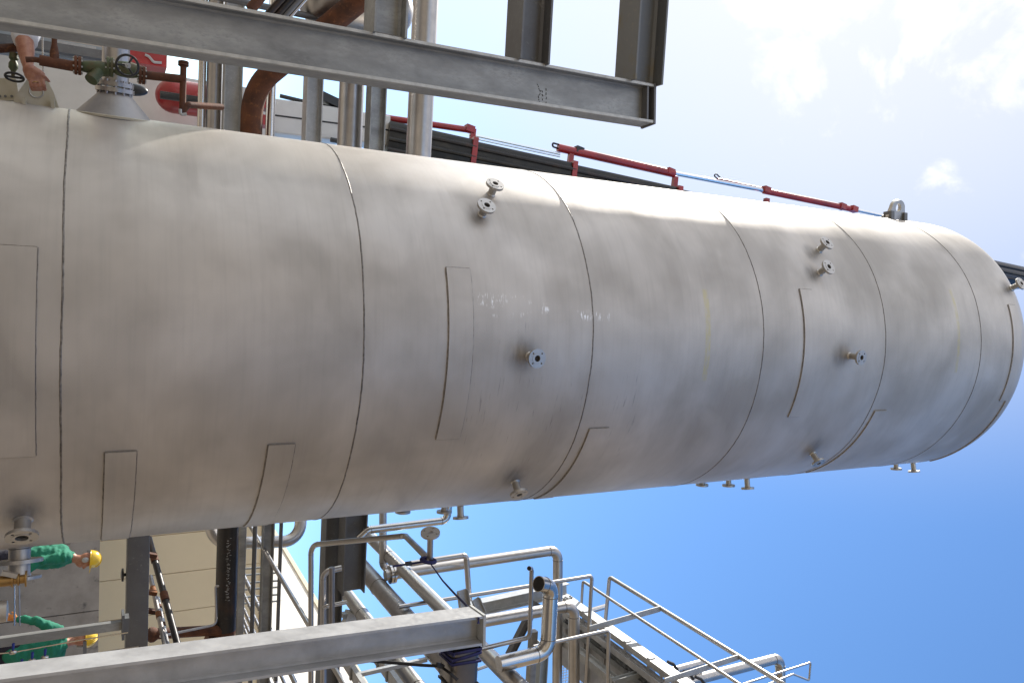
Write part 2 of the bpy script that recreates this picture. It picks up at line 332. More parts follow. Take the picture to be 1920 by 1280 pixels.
def shell_material(name, marks=None):
    m = bpy.data.materials.new(name); m.use_nodes = True; t = m.node_tree; b = t.nodes['Principled BSDF']; L = t.links.new
    b.inputs['Metallic'].default_value = .55
    tcn = N(t, 'ShaderNodeTexCoord'); sp = N(t, 'ShaderNodeSeparateXYZ'); L(tcn.outputs['Object'], sp.inputs[0])
    def nz(stretch, scale, detail=5, rough=.55, dist=0.0):
        mp = N(t, 'ShaderNodeMapping'); mp.inputs['Scale'].default_value = stretch; L(tcn.outputs['Object'], mp.inputs[0])
        n = N(t, 'ShaderNodeTexNoise'); n.inputs['Scale'].default_value = scale; n.inputs['Detail'].default_value = detail
        n.inputs['Roughness'].default_value = rough; n.inputs['Distortion'].default_value = dist; L(mp.outputs[0], n.inputs['Vector']); return n.outputs[0]
    def mr(s, a, b_, c=0.0, d=1.0, sm=False):
        n = N(t, 'ShaderNodeMapRange'); n.inputs[1].default_value = a; n.inputs[2].default_value = b_; n.inputs[3].default_value = c; n.inputs[4].default_value = d
        if sm: n.interpolation_type = 'SMOOTHSTEP'
        L(s, n.inputs[0]); return n.outputs[0]
    def mul(*s):
        o = s[0]
        for q in s[1:]:
            n = N(t, 'ShaderNodeMath', operation='MULTIPLY'); L(o, n.inputs[0])
            if isinstance(q, float): n.inputs[1].default_value = q
            else: L(q, n.inputs[1])
            o = n.outputs[0]
        return o
    def mix(f, a, col):
        n = N(t, 'ShaderNodeMix', data_type='RGBA'); L(f, n.inputs[0]); L(a, n.inputs[6]); n.inputs[7].default_value = (*col, 1); return n.outputs[2]
    c = N(t, 'ShaderNodeRGB'); c.outputs[0].default_value = (.575, .535, .488, 1); src = c.outputs[0]
    blot = nz((1, 1, 1.1), 1.1, 4, .5, .3)
    src = mix(mr(blot, .38, .64), src, (.40, .368, .33))
    brush = nz((1, 1, 26), 1.6, 6, .6)                       # brushed round the shell
    src = mix(mr(brush, .5, .78, 0, .14), src, (.29, .28, .265))
    smoke = nz((1.6, 1.6, 2.6), 1.25, 3, .5, .8)
    src = mix(mr(smoke, .46, .74, 0, .34), src, (.34, .31, .28))
    src = mix(mr(smoke, .46, .28, 0, .3), src, (.56, .525, .485))
    fine = nz((1, 1, 90), 5, 3, .6)
    src = mix(mr(fine, .55, .85, 0, .12), src, (.6, .585, .565))
    if marks:
        def box3(x0, x1, z0, z1, e=.01):
            n = N(t, 'ShaderNodeMath', operation='LESS_THAN'); L(sp.outputs['Y'], n.inputs[0]); n.inputs[1].default_value = 0
            return mul(n.outputs[0], mr(sp.outputs['X'], x0, x0 + e, sm=True), mr(sp.outputs['X'], x1, x1 - e, sm=True),
                       mr(sp.outputs['Z'], z0, z0 + e * .4, sm=True), mr(sp.outputs['Z'], z1, z1 - e * .4, sm=True))
        for kind, x0, x1, z0, z1 in marks:
            if kind == 'yellow':
                src = mix(mul(box3(x0, x1, z0, z1, .02), mr(nz((6, 6, 14), 3, 4), .35, .6, .06, .42)), src, (.55, .47, .16))
            elif kind == 'scuff':
                st = nz((9, 9, 60), 2.0, 3, .5, .5); pt = nz((5, 5, 3), 2.0, 2)
                src = mix(mul(box3(x0, x1, z0, z1, .04), mr(st, .555, .60), mr(pt, .43, .52)), src, (.86, .85, .84))
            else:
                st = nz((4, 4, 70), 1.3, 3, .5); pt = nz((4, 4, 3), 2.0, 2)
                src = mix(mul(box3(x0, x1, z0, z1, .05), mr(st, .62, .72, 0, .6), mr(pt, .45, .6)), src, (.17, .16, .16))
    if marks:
        for sx_, sz_, rad_ in SMUDGE_SHADE:
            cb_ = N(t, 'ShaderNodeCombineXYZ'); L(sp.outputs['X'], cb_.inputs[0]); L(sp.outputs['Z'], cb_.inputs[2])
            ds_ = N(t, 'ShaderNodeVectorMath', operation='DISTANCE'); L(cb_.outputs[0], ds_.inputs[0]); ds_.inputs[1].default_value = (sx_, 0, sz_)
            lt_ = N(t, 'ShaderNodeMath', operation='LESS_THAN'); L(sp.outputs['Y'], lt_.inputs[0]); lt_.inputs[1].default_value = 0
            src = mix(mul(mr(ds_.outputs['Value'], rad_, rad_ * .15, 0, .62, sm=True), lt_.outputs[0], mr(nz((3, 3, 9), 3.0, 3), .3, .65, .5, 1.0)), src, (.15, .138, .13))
    L(src, b.inputs['Base Color'])
    ra = mr(blot, .3, .7, .47, .57)
    rb = N(t, 'ShaderNodeMath', operation='ADD'); L(ra, rb.inputs[0]); L(mr(brush, .3, .7, -.03, .04), rb.inputs[1]); L(rb.outputs[0], b.inputs['Roughness'])
    wav = nz((1, 1, .8), 1.3, 2, .4)
    bp = N(t, 'ShaderNodeBump'); bp.inputs['Strength'].default_value = .22; bp.inputs['Distance'].default_value = .05; L(wav, bp.inputs['Height'])
    bp2 = N(t, 'ShaderNodeBump'); bp2.inputs['Strength'].default_value = .05; bp2.inputs['Distance'].default_value = .003; L(fine, bp2.inputs['Height']); L(bp.outputs[0], bp2.inputs['Normal'])
    L(bp2.outputs[0], b.inputs['Normal'])
    return m

# ================================================================== the vessel
Dv = 5.8; RV = 1.357
VC = V((at(172, 613.5, Dv).x, Dv, 0))
def on_shell(x, y):
    d = ray(x, y); ox, oy = CAM.x - VC.x, CAM.y - VC.y
    a = d.x**2 + d.y**2; b = 2 * (ox * d.x + oy * d.y); c = ox*ox + oy*oy - RV*RV
    q = b*b - 4*a*c
    t = (-b - math.sqrt(max(q, 0))) / (2*a)
    p = CAM + d * t
    return math.atan2(p.x - VC.x, -(p.y - VC.y)), p.z
def shell_pt(phi, z, r=RV): return V((VC.x + r * math.sin(phi), VC.y - r * math.cos(phi), z))
zfront = lambda x: on_shell(x, 630)[1]
zs = [zfront(x) for x in (115, 683, 1112, 1432, 1661, 1840)]
ZT = zfront(1912)
def mk(kind, xa, ya, xb, yb):
    pa, za = on_shell(xa, ya); pb, zb = on_shell(xb, yb)
    return (kind, RV * math.sin(pa), RV * math.sin(pb), min(za, zb), max(za, zb))
SMUDGE_SHADE = []  # soft dark spots at nozzle bases: discolouration plus painted contact shade
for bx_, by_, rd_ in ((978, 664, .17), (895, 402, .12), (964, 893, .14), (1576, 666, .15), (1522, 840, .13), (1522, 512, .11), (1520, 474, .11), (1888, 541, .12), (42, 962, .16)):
    p_, z_ = on_shell(bx_, by_); SMUDGE_SHADE.append((RV * math.sin(p_), z_, rd_))
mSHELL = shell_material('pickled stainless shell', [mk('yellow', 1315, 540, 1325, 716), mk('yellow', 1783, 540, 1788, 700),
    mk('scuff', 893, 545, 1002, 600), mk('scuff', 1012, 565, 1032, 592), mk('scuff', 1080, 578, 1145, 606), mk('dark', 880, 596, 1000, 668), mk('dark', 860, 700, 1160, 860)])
mSHELL2 = shell_material('stainless pad plate')
mWELD = material('weld bead', (.24, .22, .20), .5, .7, noise=(40, (.12, .11, .10), .4, .65), bump=.6, bscale=90)
mPADW = material('pad weld bead', (.33, .30, .27), .5, .7, noise=(40, (.17, .155, .14), .4, .65), bump=.5, bscale=90)
mFLG = material('stainless flange', (.50, .48, .45), .42, .85, noise=(9, (.42, .40, .37), .4, .7), bump=.05)

vessel = thing('pressure_vessel', 'tall upright stainless steel pressure vessel with ring welds and many small flanged nozzles', 'vessel', VC)
NS = 192
mb = MB()
prof = [(RV, .15)]
zz = .15
while zz < ZT - .2: zz += .25; prof.append((RV, min(zz, ZT)))
prof.append((RV, ZT))
HD = RV * .5
for k in range(1, 25):
    a = PI / 2 * k / 24; prof.append((max(RV * math.cos(a), .004), ZT + HD * math.sin(a)))
mb.lathe(VC, (0, 0, 1), prof, NS)
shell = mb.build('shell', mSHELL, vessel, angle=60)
MB().lathe(VC, (0, 0, 1), [(RV + .06, .0), (RV + .06, .15), (RV - .05, .15), (RV - .05, .0)], 96).build('base_ring', mFLG, vessel)
for z in zs:                                        # ring welds, slightly wandering beads
    bm_ = MB(); n = 240; vs = []
    ph = random.random() * 9
    for i in range(n):
        a = 2 * PI * i / n; w = .0022 * math.sin(9 * a + ph) + random.uniform(-.0012, .0012)
        for rr, dz in ((-.003, -.0075), (.0022, -.0035), (.003, 0), (.0022, .0035), (-.003, .0075)):
            vs.append(VC + V((math.sin(a) * (RV + rr), -math.cos(a) * (RV + rr), z + dz * (.8 + random.random() * .35) + w)))
    bm_.add(vs, [(i * 5 + k, ((i + 1) % n) * 5 + k, ((i + 1) % n) * 5 + k + 1, i * 5 + k + 1) for i in range(n) for k in range(4)])
    bm_.build('ring_weld', mWELD, vessel)
def pad(z0, z1, p0, p1, label=None):                # rolled plate welded on the shell, weld bead around
    m = MB(); n = 40; th = .010; vs = []
    for i in range(n + 1):
        p = p0 + (p1 - p0) * i / n
        for r, z in ((RV - .002, z0), (RV + th, z0), (RV + th, z1), (RV - .002, z1)): vs.append(shell_pt(p, z, r))
    m.add(vs, [(i * 4 + k, (i + 1) * 4 + k, (i + 1) * 4 + k + 1, i * 4 + k + 1) for i in range(n) for k in range(3)] + [(0, 1, 2, 3), (n*4, n*4+3, n*4+2, n*4+1)])
    o = m.build('support_pad', mSHELL2, vessel)
    w = MB()
    lo = [shell_pt(p0 + (p1 - p0) * i / n, z0 - .003 + random.uniform(-.0015, .0015), RV + .003) for i in range(n + 1)]
    hi = [shell_pt(p0 + (p1 - p0) * i / n, z1 + .003 + random.uniform(-.0015, .0015), RV + .003) for i in range(n + 1)]
    w.tube(lo, .0036, 6); w.tube(hi, .002, 6)
    w.tube([shell_pt(p0 - .003, z0 + (z1 - z0) * k / 8, RV + .003 + random.uniform(-.001, .001)) for k in range(9)], .002, 6)
    w.tube([shell_pt(p1 + .003, z0 + (z1 - z0) * k / 8, RV + .003 + random.uniform(-.001, .001)) for k in range(9)], .002, 6)
    w.build('pad_weld', mPADW, o)
    return o
P_ = lambda x, y: on_shell(x, y)[0]; Z_ = lambda x, y: on_shell(x, y)[1]
pad(Z_(-26, 660), Z_(66, 660), P_(30, 462), P_(30, 855))
pad(Z_(841, 640), Z_(886, 640), P_(858, 503), P_(845, 821))
pad(Z_(1508, 640), Z_(1531, 640), P_(1509, 543), P_(1488, 780))
pad(Z_(503, 835), Z_(553, 831), P_(528, 832), P_(528, 832) + .75)
pad(Z_(197, 850), Z_(256, 845), P_(226, 846), P_(226, 846) + .75)
pad(Z_(1105, 803), Z_(1141, 801), P_(1122, 802), P_(1122, 802) + .75)
pad(Z_(1640, 769), Z_(1661, 769), P_(1650, 769), P_(1650, 769) + .75)
pad(zfront(1899), ZT - .004, P_(1899, 572), P_(1884, 750))
pad(ZT - .012, ZT + .0, P_(1884, 752), P_(1884, 752) + .8)

mHOLE = material('dark bore', (.02, .018, .016), .8, .0, noise=(20, (.03, .027, .024), .4, .7))
def nozzle(phi, z, L, R=.062, sr=None, nh=4, label=None, stem_col=None):
    sr = sr or R * .42
    n = V((math.sin(phi), -math.cos(phi), 0)); o = shell_pt(phi, z, RV - .02) - VC
    q = n.to_track_quat('Z', 'Y').to_matrix().to_4x4(); q.translation = o
    m = MB(); m.lathe((0, 0, 0), (0, 0, 1), [(sr * 1.25, 0), (sr * 1.25, .022), (sr, .03), (sr, L), (sr * 1.12, L + .02)], 18)
    me_p = m.build('nozzle', mFLG, None); me_p.parent = vessel; me_p.matrix_local = q
    bore = sr * .78
    fl = bpy.data.objects.new('flange', flange_mesh('flange', R, bore, R * .72, R * .10, nh, .018)); COL.objects.link(fl)
    if not fl.data.materials: fl.data.materials.append(mFLG)
    fl.parent = me_p; fl.location = (0, 0, L + .0201)
    b = MB(); b.lathe((0, 0, L + .02), (0, 0, 1), [(bore * .999, 0.0), (bore * .999, .004)], 16)
    bo = b.build('bore', mHOLE, me_p)
    r = MB(); r.lathe((0, 0, L + .0381), (0, 0, 1), [(R * .56, 0), (R * .56, .002), (bore, .002), (bore, 0)], 24, caps=False)
    r.build('raised_face', mFLG, me_p)
    return me_p
for bx, by, L, R in ((921, 364, .07, .064), (904, 402, .07, .064), (993, 668, .085, .063), (966, 903, .085, .066),
                     (1536, 469, .085, .064), (1537, 511, .085, .064), (1593, 667, .10, .062), (1524, 850, .085, .062), (1897, 540, .085, .064)):
    p, z = on_shell(bx, by); nozzle(p, z, L, R)
for x, y, dg, L in ((755, 955, 104, .06), (833, 945, 99, .06), (864, 942, 92, .09), (1316, 900, 103, .07), (1366, 893, 98, .07), (1402, 886, 92, .09),
                    (1680, 855, 98, .07), (1714, 846, 91, .09)):
    ph_ = math.radians(dg) - .16; lo_, hi_ = 0.5, 11.0
    for _ in range(40):
        mid_ = (lo_ + hi_) / 2
        if proj(shell_pt(ph_, mid_, RV + L + .03))[0] < x: lo_ = mid_
        else: hi_ = mid_
    nozzle(ph_, lo_, L, .062)
p, z = on_shell(43, 975); nozzle(p, z, .085, .078, .040, 4)
nb = nozzle(math.radians(80), on_shell(25, 1000)[1], .17, .118, .058, 8)
f2 = bpy.data.objects.new('flange', flange_mesh('flange', .124, .045, .09, .011, 8, .022)); COL.objects.link(f2); f2.data.materials.append(mFLG)
f2.parent = nb; f2.location = (0, 0, .09)

# lifting lug on the left flank near the top
lp, lz = on_shell(1690, 420); lphi = -math.radians(80)
lo_, hi_ = 5.0, 11.0
for _ in range(40):
    lz = (lo_ + hi_) / 2
    if proj(shell_pt(lphi, lz, RV + .1))[0] < 1681: lo_ = lz
    else: hi_ = lz
ln = V((math.sin(lphi), -math.cos(lphi), 0)); lt = V((math.cos(lphi), math.sin(lphi), 0))
lug = MB(); c = shell_pt(lphi, lz, RV)
bm = bmesh.new(); 
out = [(-.13, -.02), (.13, -.02), (.13, .02)]
pts = [(-.16, -.03), (.16, -.03), (.13, .06)] + [(.105 * math.cos(a), .13 + .085 * math.sin(a)) for a in [PI * k / 12 for k in range(13)]] + [(-.13, .06)]
vs = [bm.verts.new((x, y, 0)) for x, y in pts]; ed = [bm.edges.new((vs[i], vs[(i + 1) % len(vs)])) for i in range(len(vs))]
hv = [bm.verts.new((.045 * math.cos(2 * PI * k / 16), .13 + .045 * math.sin(2 * PI * k / 16), 0)) for k in range(16)]
ed += [bm.edges.new((hv[i], hv[(i + 1) % 16])) for i in range(16)]
bmesh.ops.triangle_fill(bm, use_beauty=True, edges=ed)
bmesh.ops.delete(bm, geom=[f for f in bm.faces if math.hypot(f.calc_center_median().x, f.calc_center_median().y - .13) < .041], context='FACES')
lv = [v.co.copy() for v in bm.verts]; lf = [[v.index for v in f.verts] for f in bm.faces]
bm.verts.index_update(); lf = [[v.index for v in f.verts] for f in bm.faces]; bm.free()
for off in (-.02, .02): lug.add([c + V((0, 0, 1)) * p.x + ln * p.y + lt * off for p in lv], lf)
def rim(ps):
    n = len(ps); lug.add([c + V((0, 0, 1)) * x + ln * y + lt * o_ for o_ in (-.02, .02) for x, y in ps], [(i, (i + 1) % n, n + (i + 1) % n, n + i) for i in range(n)])
rim(pts); rim([(.045 * math.cos(2 * PI * k / 16), .13 + .045 * math.sin(2 * PI * k / 16)) for k in range(16)])
lugo = lug.build('lifting_lug', mFLG, vessel)
g = MB()
g.slab([c + V((0, 0, -.16)) + ln * -.03 + lt * -.06, c + V((0, 0, .16)) + ln * -.03 + lt * -.06, c + V((0, 0, .15)) + ln * .03 + lt * -.06, c + V((0, 0, .08)) + ln * .075 + lt * -.06,
        c + V((0, 0, -.07)) + ln * .075 + lt * -.06, c + V((0, 0, -.15)) + ln * .03 + lt * -.06], lt * .032)
g.box(c + ln * .03 + V((0, 0, .11)), (.1, .1, .05)); g.box(c + ln * .03 + V((0, 0, -.11)), (.1, .1, .05))
g.build('lug_gusset', mGALVD, lugo)

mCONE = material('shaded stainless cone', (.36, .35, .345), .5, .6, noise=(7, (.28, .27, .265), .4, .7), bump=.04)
# conical outlet on the left flank, with a bolted flange pair
cb = at(214, 219, 5.45); cn_ = (at(216, 150, 5.40) - cb).normalized(); cn_ = V((cn_.x, cn_.y, cn_.z))
kr = dep(cb) / F
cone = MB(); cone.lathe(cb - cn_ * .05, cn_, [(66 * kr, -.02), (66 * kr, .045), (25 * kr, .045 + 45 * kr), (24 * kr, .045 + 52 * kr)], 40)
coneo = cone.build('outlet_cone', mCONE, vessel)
tp = cb + cn_ * (44 * kr)
for k, t0 in enumerate((0, .034)):
    f = MB(); f.lathe(tp + cn_ * t0, cn_, [(33 * kr - k * .004, 0), (33 * kr - k * .004, .024)], 32); f.build('flange', mSS, coneo)
bl = MB()
for k in range(12):
    a = 2 * PI * k / 12; s_, u_ = perp(cn_); q = tp + (s_ * math.cos(a) + u_ * math.sin(a)) * 28 * kr
    bl.lathe(q - cn_ * .022, cn_, [(.008, .005), (.008, .092)], 6)
bl.build('flange_bolts', mSS, coneo)
rimb = MB(); rimb.lathe(cb - cn_ * .012, cn_, [(69 * kr, 0), (69 * kr, .012), (64 * kr, .016), (64 * kr, 0)], 40); rimb.build('reinforcing_rim', mCREAM, coneo)
tube_o = MB().tube([tp + cn_ * .058, tp + cn_ * 1.6], 23 * kr, 24).build('outlet_pipe', mSS, coneo)

# cream bracket at the foot of the vessel's left flank
br = MB(); Yb = 5.42
poly = [(16, 214), (30, 178), (50, 150), (62, 142), (86, 146), (100, 172), (114, 212)]
br.slab([at(x, y, Yb) for x, y in poly], (0, .03, 0)); bro = br.build('trunnion_bracket', mCREAM, vessel)
gs = MB()
for gx in (44, 98): gs.slab([at(gx - 3, 182, Yb - .09), at(gx + 4, 182, Yb - .09), at(gx + 4, 206, Yb - .09), at(gx - 3, 206, Yb - .09)], (0, .088, 0))
gs.build('bracket_gusset', mCREAM, bro)
MB().torus(at(68, 172, Yb - .002), (0, 1, 0), .035, .004).build('eye_rim', mFLG, bro)

# ================================================================== ground
g = MB(); S = 900
g.add([(-S, -S, 0), (S, -S, 0), (S, S, 0), (-S, S, 0)], [(0, 1, 2, 3)])
structure(g.build('ground', mGROUND))

# ================================================================== the left galvanised frame (nearest the camera)
YL = 3.2
def vpost(x1, y1, x2, y2, Y):           # vertical member through two picture points: foot, head
    a, b = at(x1, y1, Y), at(x2, y2, Y); X = (a.x + b.x) / 2
    return V((X, Y, 0)), V((X, Y, b.z)), (b.x - a.x)
ptop = at(1214, 198, YL); pbot = at(0, 38, YL)
Xc = (at(480, 76, YL).x + at(1100, 180, YL).x) / 2
frameL = thing('gantry_frame', 'grey galvanised steel post with beams welded to its left side, standing left of the vessel', 'steel frame', (Xc, YL, 0))
hI = px(92, at(480, 78, YL)); bI = hI * .52
tilt = (at(1100, 180, YL).x - at(480, 76, YL).x) / (at(1100, 180, YL).z - at(480, 76, YL).z)
a0 = at(480, 76, YL); tdir = V((tilt, 0, 1))
colA = a0 - tdir * a0.z; colB = a0 + tdir * (ptop.z - a0.z)
MB().prism(isec(hI, bI, .007, .011), colA, colB, (1, 0, 0)).build('post', mGALV, frameL)
mEDGE = material('zinc edge highlight', (.50, .50, .47), .4, .4, noise=(20, (.36, .36, .34), .4, .7))  # lighter tone paints the bright edge light into strips along the flanges
for sx in (-1, 1): MB().prism([(-.0065, -.0065), (.0065, -.0065), (.0065, .0065), (-.0065, .0065)], colA + V((sx * (hI / 2 - .0055), -bI / 2 + .0055, 0)), colB + V((sx * (hI / 2 - .0055), -bI / 2 + .0055, -.001)), (1, 0, 0)).build('edge_highlight', mEDGE, frameL)
capn = MB(); capn.prism([(-bI/2 - .004, -hI/2 - .006), (bI/2 + .004, -hI/2 - .006), (bI/2 + .004, hI/2 + .006), (-bI/2 - .004, hI/2 + .006)], colB, colB + V((0, 0, .012)), (1, 0, 0)); capn.build('end_plate', mGALVD, frameL)
def sidebeam(x, y, w, mat):
    p = at(x, y, YL); hb = px(w, p) ; 
    e = colA + tdir * (p.z / 1.0); st = V((e.x - hI / 2, YL, p.z)) 
    st = colA + tdir * p.z - V((hI / 2 + .001, 0, 0))
    MB().prism(isec(hb * .78, hb * .8, .007, .010), st, st - ACR * 2.2 + V((0, 0, .0)), (0, 0, 1)).build('beam', mat, frameL)
sidebeam(1197, 160, 82, mGALVR)
sidebeam(988, 110, 80, mGALVD)
sidebeam(722, 60, 82, mGALV)
# stiffener near the post head
MB().box(colB + V((0, -bI * .26, -.035)), (hI - .026, bI * .44, .010)).build('stiffener', mGALVD, frameL)

# weld beads where the beams meet the post, and dark scribbled chalk marks on the web
def mark(pts, r, name, mat, par): MB().tube(pts, r, 6).build(name, mat, par)
mCHALK = material('dark marker', (.03, .03, .028), .8, 0, noise=(60, (.09, .09, .085), .45, .7))
for xs in ((1008, 158, 1013, 171), (1013, 171, 1010, 182), (1010, 182, 1012, 197), (1017, 170, 1018, 196), (1024, 166, 1025, 195)):
    p_, q_ = at(xs[0], xs[1], YL - .0045), at(xs[2], xs[3], YL - .0045)
    n_ = 7; pp_ = [p_.lerp(q_, k / n_) + V((random.uniform(-.0015, .0015), 0, random.uniform(-.003, .003))) for k in range(n_ + 1)]
    for k in range(0, n_, 2): mark(pp_[k:k + 2], .0016, 'chalk_mark', mCHALK, frameL)
for zx in (1197, 988, 722):
    e = colA + tdir * at(zx, 110, YL).z - V((hI / 2, 0, 0)); w_ = .07
    mark([e + V((-.002, -bI * .48, dz)) for dz in (-w_, w_)], .0035, 'weld_bead', mWELD, frameL)
    for dz in (-w_, w_): mark([e + V((-.002, y_, dz)) for y_ in (-bI * .48, bI * .48)], .0035, 'weld_bead', mWELD, frameL)
for dz in (0,): 
    mark([colB + V((sx, -bI * .02 - .006, -.012)) for sx in (-hI * .44, hI * .44)], .004, 'weld_bead', mWELD, frameL)

# ================================================================== pipes and beams of the rack behind, left of the vessel
def beam_thing(name, label, cat, a, b, prof, mat, up=None, group=None):
    o = MB().prism(prof, a, b, up).build(name, mat); return tag(o, label, cat, group)
def tube_thing(name, label, cat, pts, r, mat, bend=0, group=None, n=18):
    o = MB().tube(pts, r, n, bend).build(name, mat); return tag(o, label, cat, group)
def weldrings(parent, spots, r, mat=None):
    for p, d in spots: MB().torus(p, d, r, r * .06, 20, 6).build('weld_ring', mat or mWELD, parent)
Y1 = 7.45
a, b = across(379, 150, Y1, -1300, 420); k = px(1, at(379, 150, Y1))
tube_thing('pipe', 'thin bright steel pipe lying just below the wider brownish pipe, left of the vessel', 'pipe', [a, b], 7 * k, mSSP)
a, b = across(402, 150, Y1, -1300, 420); tube_thing('pipe', 'shiny brownish steel pipe beside the lowest pale galvanised beam', 'pipe', [a, b], 14 * k, mSS)
a, b = across(436, 150, 7.35, -1300, 420); k = px(1, at(436, 150, 7.35))
beam_thing('steel_beam', 'pale galvanised beam next to the thick rusty pipe, lowest of the three beams behind the post', 'beam', a, b, isec(32 * k, 30 * k, .008, .01), mGALVB)
a, b = across(471, 200, 7.4, 140, 420); k = px(1, at(471, 200, 7.4))
e1 = at(474, 165, 7.2); e2 = at(690, -12, 6.25); e3 = at(760, -70, 6.1)
tube_thing('rusty_pipe', 'thick rusty brown pipe bending up to the left behind the galvanised post', 'pipe', [b, e1, e2, e3], 19.5 * k, mRUST, .45)
a, b = across(509, 150, 7.32, -1300, 420); k = px(1, at(509, 150, 7.32)); tube_thing('pipe', 'slim bright pipe just above the thick rusty pipe', 'pipe', [a, b], 8.5 * k, mSSP)
a, b = across(586, 200, 7.32, -1300, 420); k = px(1, at(586, 150, 7.32))
beam_thing('steel_beam', 'galvanised beam in front of the grey crane arm, between slim pipe and wide pipe', 'beam', a, b, isec(30 * k, 34 * k, .008, .01), mGALVB)
a, b = across(660, 150, 7.5, -1300, 430); k = px(1, at(660, 150, 7.5)); tube_thing('pipe', 'wide stainless pipe second from the top, left of the vessel', 'pipe', [a, b], 23 * k, mSS)
a, b = across(704, 220, 7.32, -1300, 420); k = px(1, at(704, 150, 7.32))
beam_thing('steel_beam', 'galvanised beam in front of the lower end of the black boom', 'beam', a, b, isec(30 * k, 32 * k, .008, .01), mGALV)
a, b = across(791, 150, 7.4, -1300, 430); k = px(1, at(791, 150, 7.4)); tube_thing('pipe', 'topmost wide stainless pipe crossing in front of the black boom', 'pipe', [a, b], 24 * k, mSS)
# small domed drum high on the left
a, b = at(600, -6, 6.75), at(733, 22, 6.75); k = px(1, a)
dr = MB(); d = (b - a); Ld = d.length; rr = 50 * k
prof = [(.002, -rr * .85)] + [(rr * math.sin(PI/2*i/6), -rr * .85 * math.cos(PI/2*i/6)) for i in range(1, 7)] + [(rr, Ld)] + [(max(rr * math.cos(PI/2*i/6), .002), Ld + rr * .85 * math.sin(PI/2*i/6)) for i in range(1, 7)]
prof.pop()
dr.lathe(a, d, prof + [(.002, Ld + rr * .85)], 32)
dru = thing('drum', 'small stainless drum with domed ends on legs behind the rusty diagonal pipe', 'drum', (a.x, a.y, 0))
dr.build('shell', mSS, dru)
for q in range(3):
    a_ = 2 * PI * q / 3 + 1.9; c_ = a + V((math.cos(a_), math.sin(a_), 0)) * rr * .9
    MB().tube([V((c_.x, c_.y, 0)), c_ + V((0, 0, .1))], .028, 10).build('leg', mGALVD, dru)
dk = thing('cable_bundle', 'dark bundle of slanting steel tubes high on the left above the post', 'tubes', at(520, 20, 6.2))
for i, (dx, w, mt) in enumerate(((-32, 14, mBLKS), (-14, 13, mBLKS), (2, 11, mGALVD), (14, 6, mSSP))):
    a, b = at(455 + dx + 20, 95, 6.3), at(590 + dx, -35, 6.1); MB().tube([a, b], px(w * .5, a), 12).build('tube', mt, dk)
a, b = at(470, 18, 6.1), at(500, -20, 6.1); MB().tube([a, b], px(10, a), 12).build('tube', mRUST, dk)

# ================================================================== loader crane behind the vessel
crane = thing('loader_crane', 'loader crane with light grey arm, black telescopic boom and red cylinders rising behind the vessel', 'crane', (at(180, 180, 11).x, 11, 0))
bA = at(722, 272, 11.2); bB = at(1910, 522, 9.2)
def onboom(x):   # centre line
    best = None
    for i in range(801):
        p = bA.lerp(bB, i / 800)
        q = proj(p)
        if best is None or abs(q[0] - x) < best[0]: best = (abs(q[0] - x), i / 800)
    return best[1]
def hexsec(h, w): return [(-w*.32, -h/2), (w*.32, -h/2), (w/2, -h*.2), (w/2, h*.38), (w*.4, h/2), (-w*.4, h/2), (-w/2, h*.38), (-w/2, -h*.2)]
h0 = px(78, bA)
cuts = [722, 880, 1066, 1262, 1433, 1590, 1910]
ups = V((-1, 0, 0.05))
for i in range(6):
    t0, t1 = onboom(cuts[i]) if i else 0, onboom(cuts[i + 1]) if i < 5 else 1
    hh = h0 * (1 - .06 * i)
    MB().prism(hexsec(hh, hh * .85), bA.lerp(bB, t0), bA.lerp(bB, t1), ups).build('boom_section', mBOOM if i < 5 else mNAVY, crane)
    if i < 5:     # cylinder bracket at the section's end
        p = bA.lerp(bB, t1); dd = (bB - bA).normalized(); s_, u_ = perp(dd, ups); 
        MB().prism(rsec(hh * 1.08, hh * .95, .02, 2), p - dd * .06, p + dd * .02, ups).build('boom_collar', mRED, crane)
        MB().prism([(-.05, hh * .4), (.05, hh * .4), (.04, hh * .5 + .22), (-.04, hh * .5 + .22)], p - dd * .05, p + dd * .03, ups).build('cylinder_bracket', mRED, crane)
    for q_, mt_ in ((.30, mBLKS), (.05, mBOOM), (-.2, mBLKS)):
        a_, b_ = bA.lerp(bB, t0), bA.lerp(bB, t1); s_, u_ = perp(b_ - a_, ups); sg = -1 if s_.y > 0 else 1
        o_ = s_ * (sg * hh * .425) + u_ * (q_ * hh); MB().tube([a_ + o_, b_ + o_], hh * .055, 8).build('boom_rib', mt_, crane)
    # edge strip catching light
    a_, b_ = bA.lerp(bB, t0), bA.lerp(bB, t1); s_, u_ = perp(b_ - a_, ups)
    MB().tube([a_ + u_ * (hh * .5 + .02) - s_ * .1, b_ + u_ * (hh * .5 + .02) - s_ * .1], .012, 8).build('guide_strip', mWHITE, crane)
def cyl(x1, y1, x2, y2, w, mat, name):
    t1, t2 = onboom(x1), onboom(x2); p, q = bA.lerp(bB, t1), bA.lerp(bB, t2)
    a, b = at(x1, y1, p.y), at(x2, y2, q.y); return MB().tube([a, b], px(w / 2, a.lerp(b, .5)), 14).build(name, mat, crane)
cyl(722, 221, 880, 244, 12, mRED, 'cylinder'); cyl(880, 252, 1050, 289, 5, mCHROME, 'piston_rod'); cyl(880, 258, 1050, 294, 3, mCHROME, 'piston_rod')
cyl(1046, 277, 1264, 326, 15, mRED, 'cylinder'); cyl(1264, 325, 1432, 357, 8, mCHROME, 'piston_rod')
cyl(1432, 358, 1592, 391, 11, mRED, 'cylinder'); cyl(1592, 391, 1725, 420, 6, mCHROME, 'piston_rod'); cyl(1345, 335, 1430, 353, 3, mRED, 'hose_pipe')
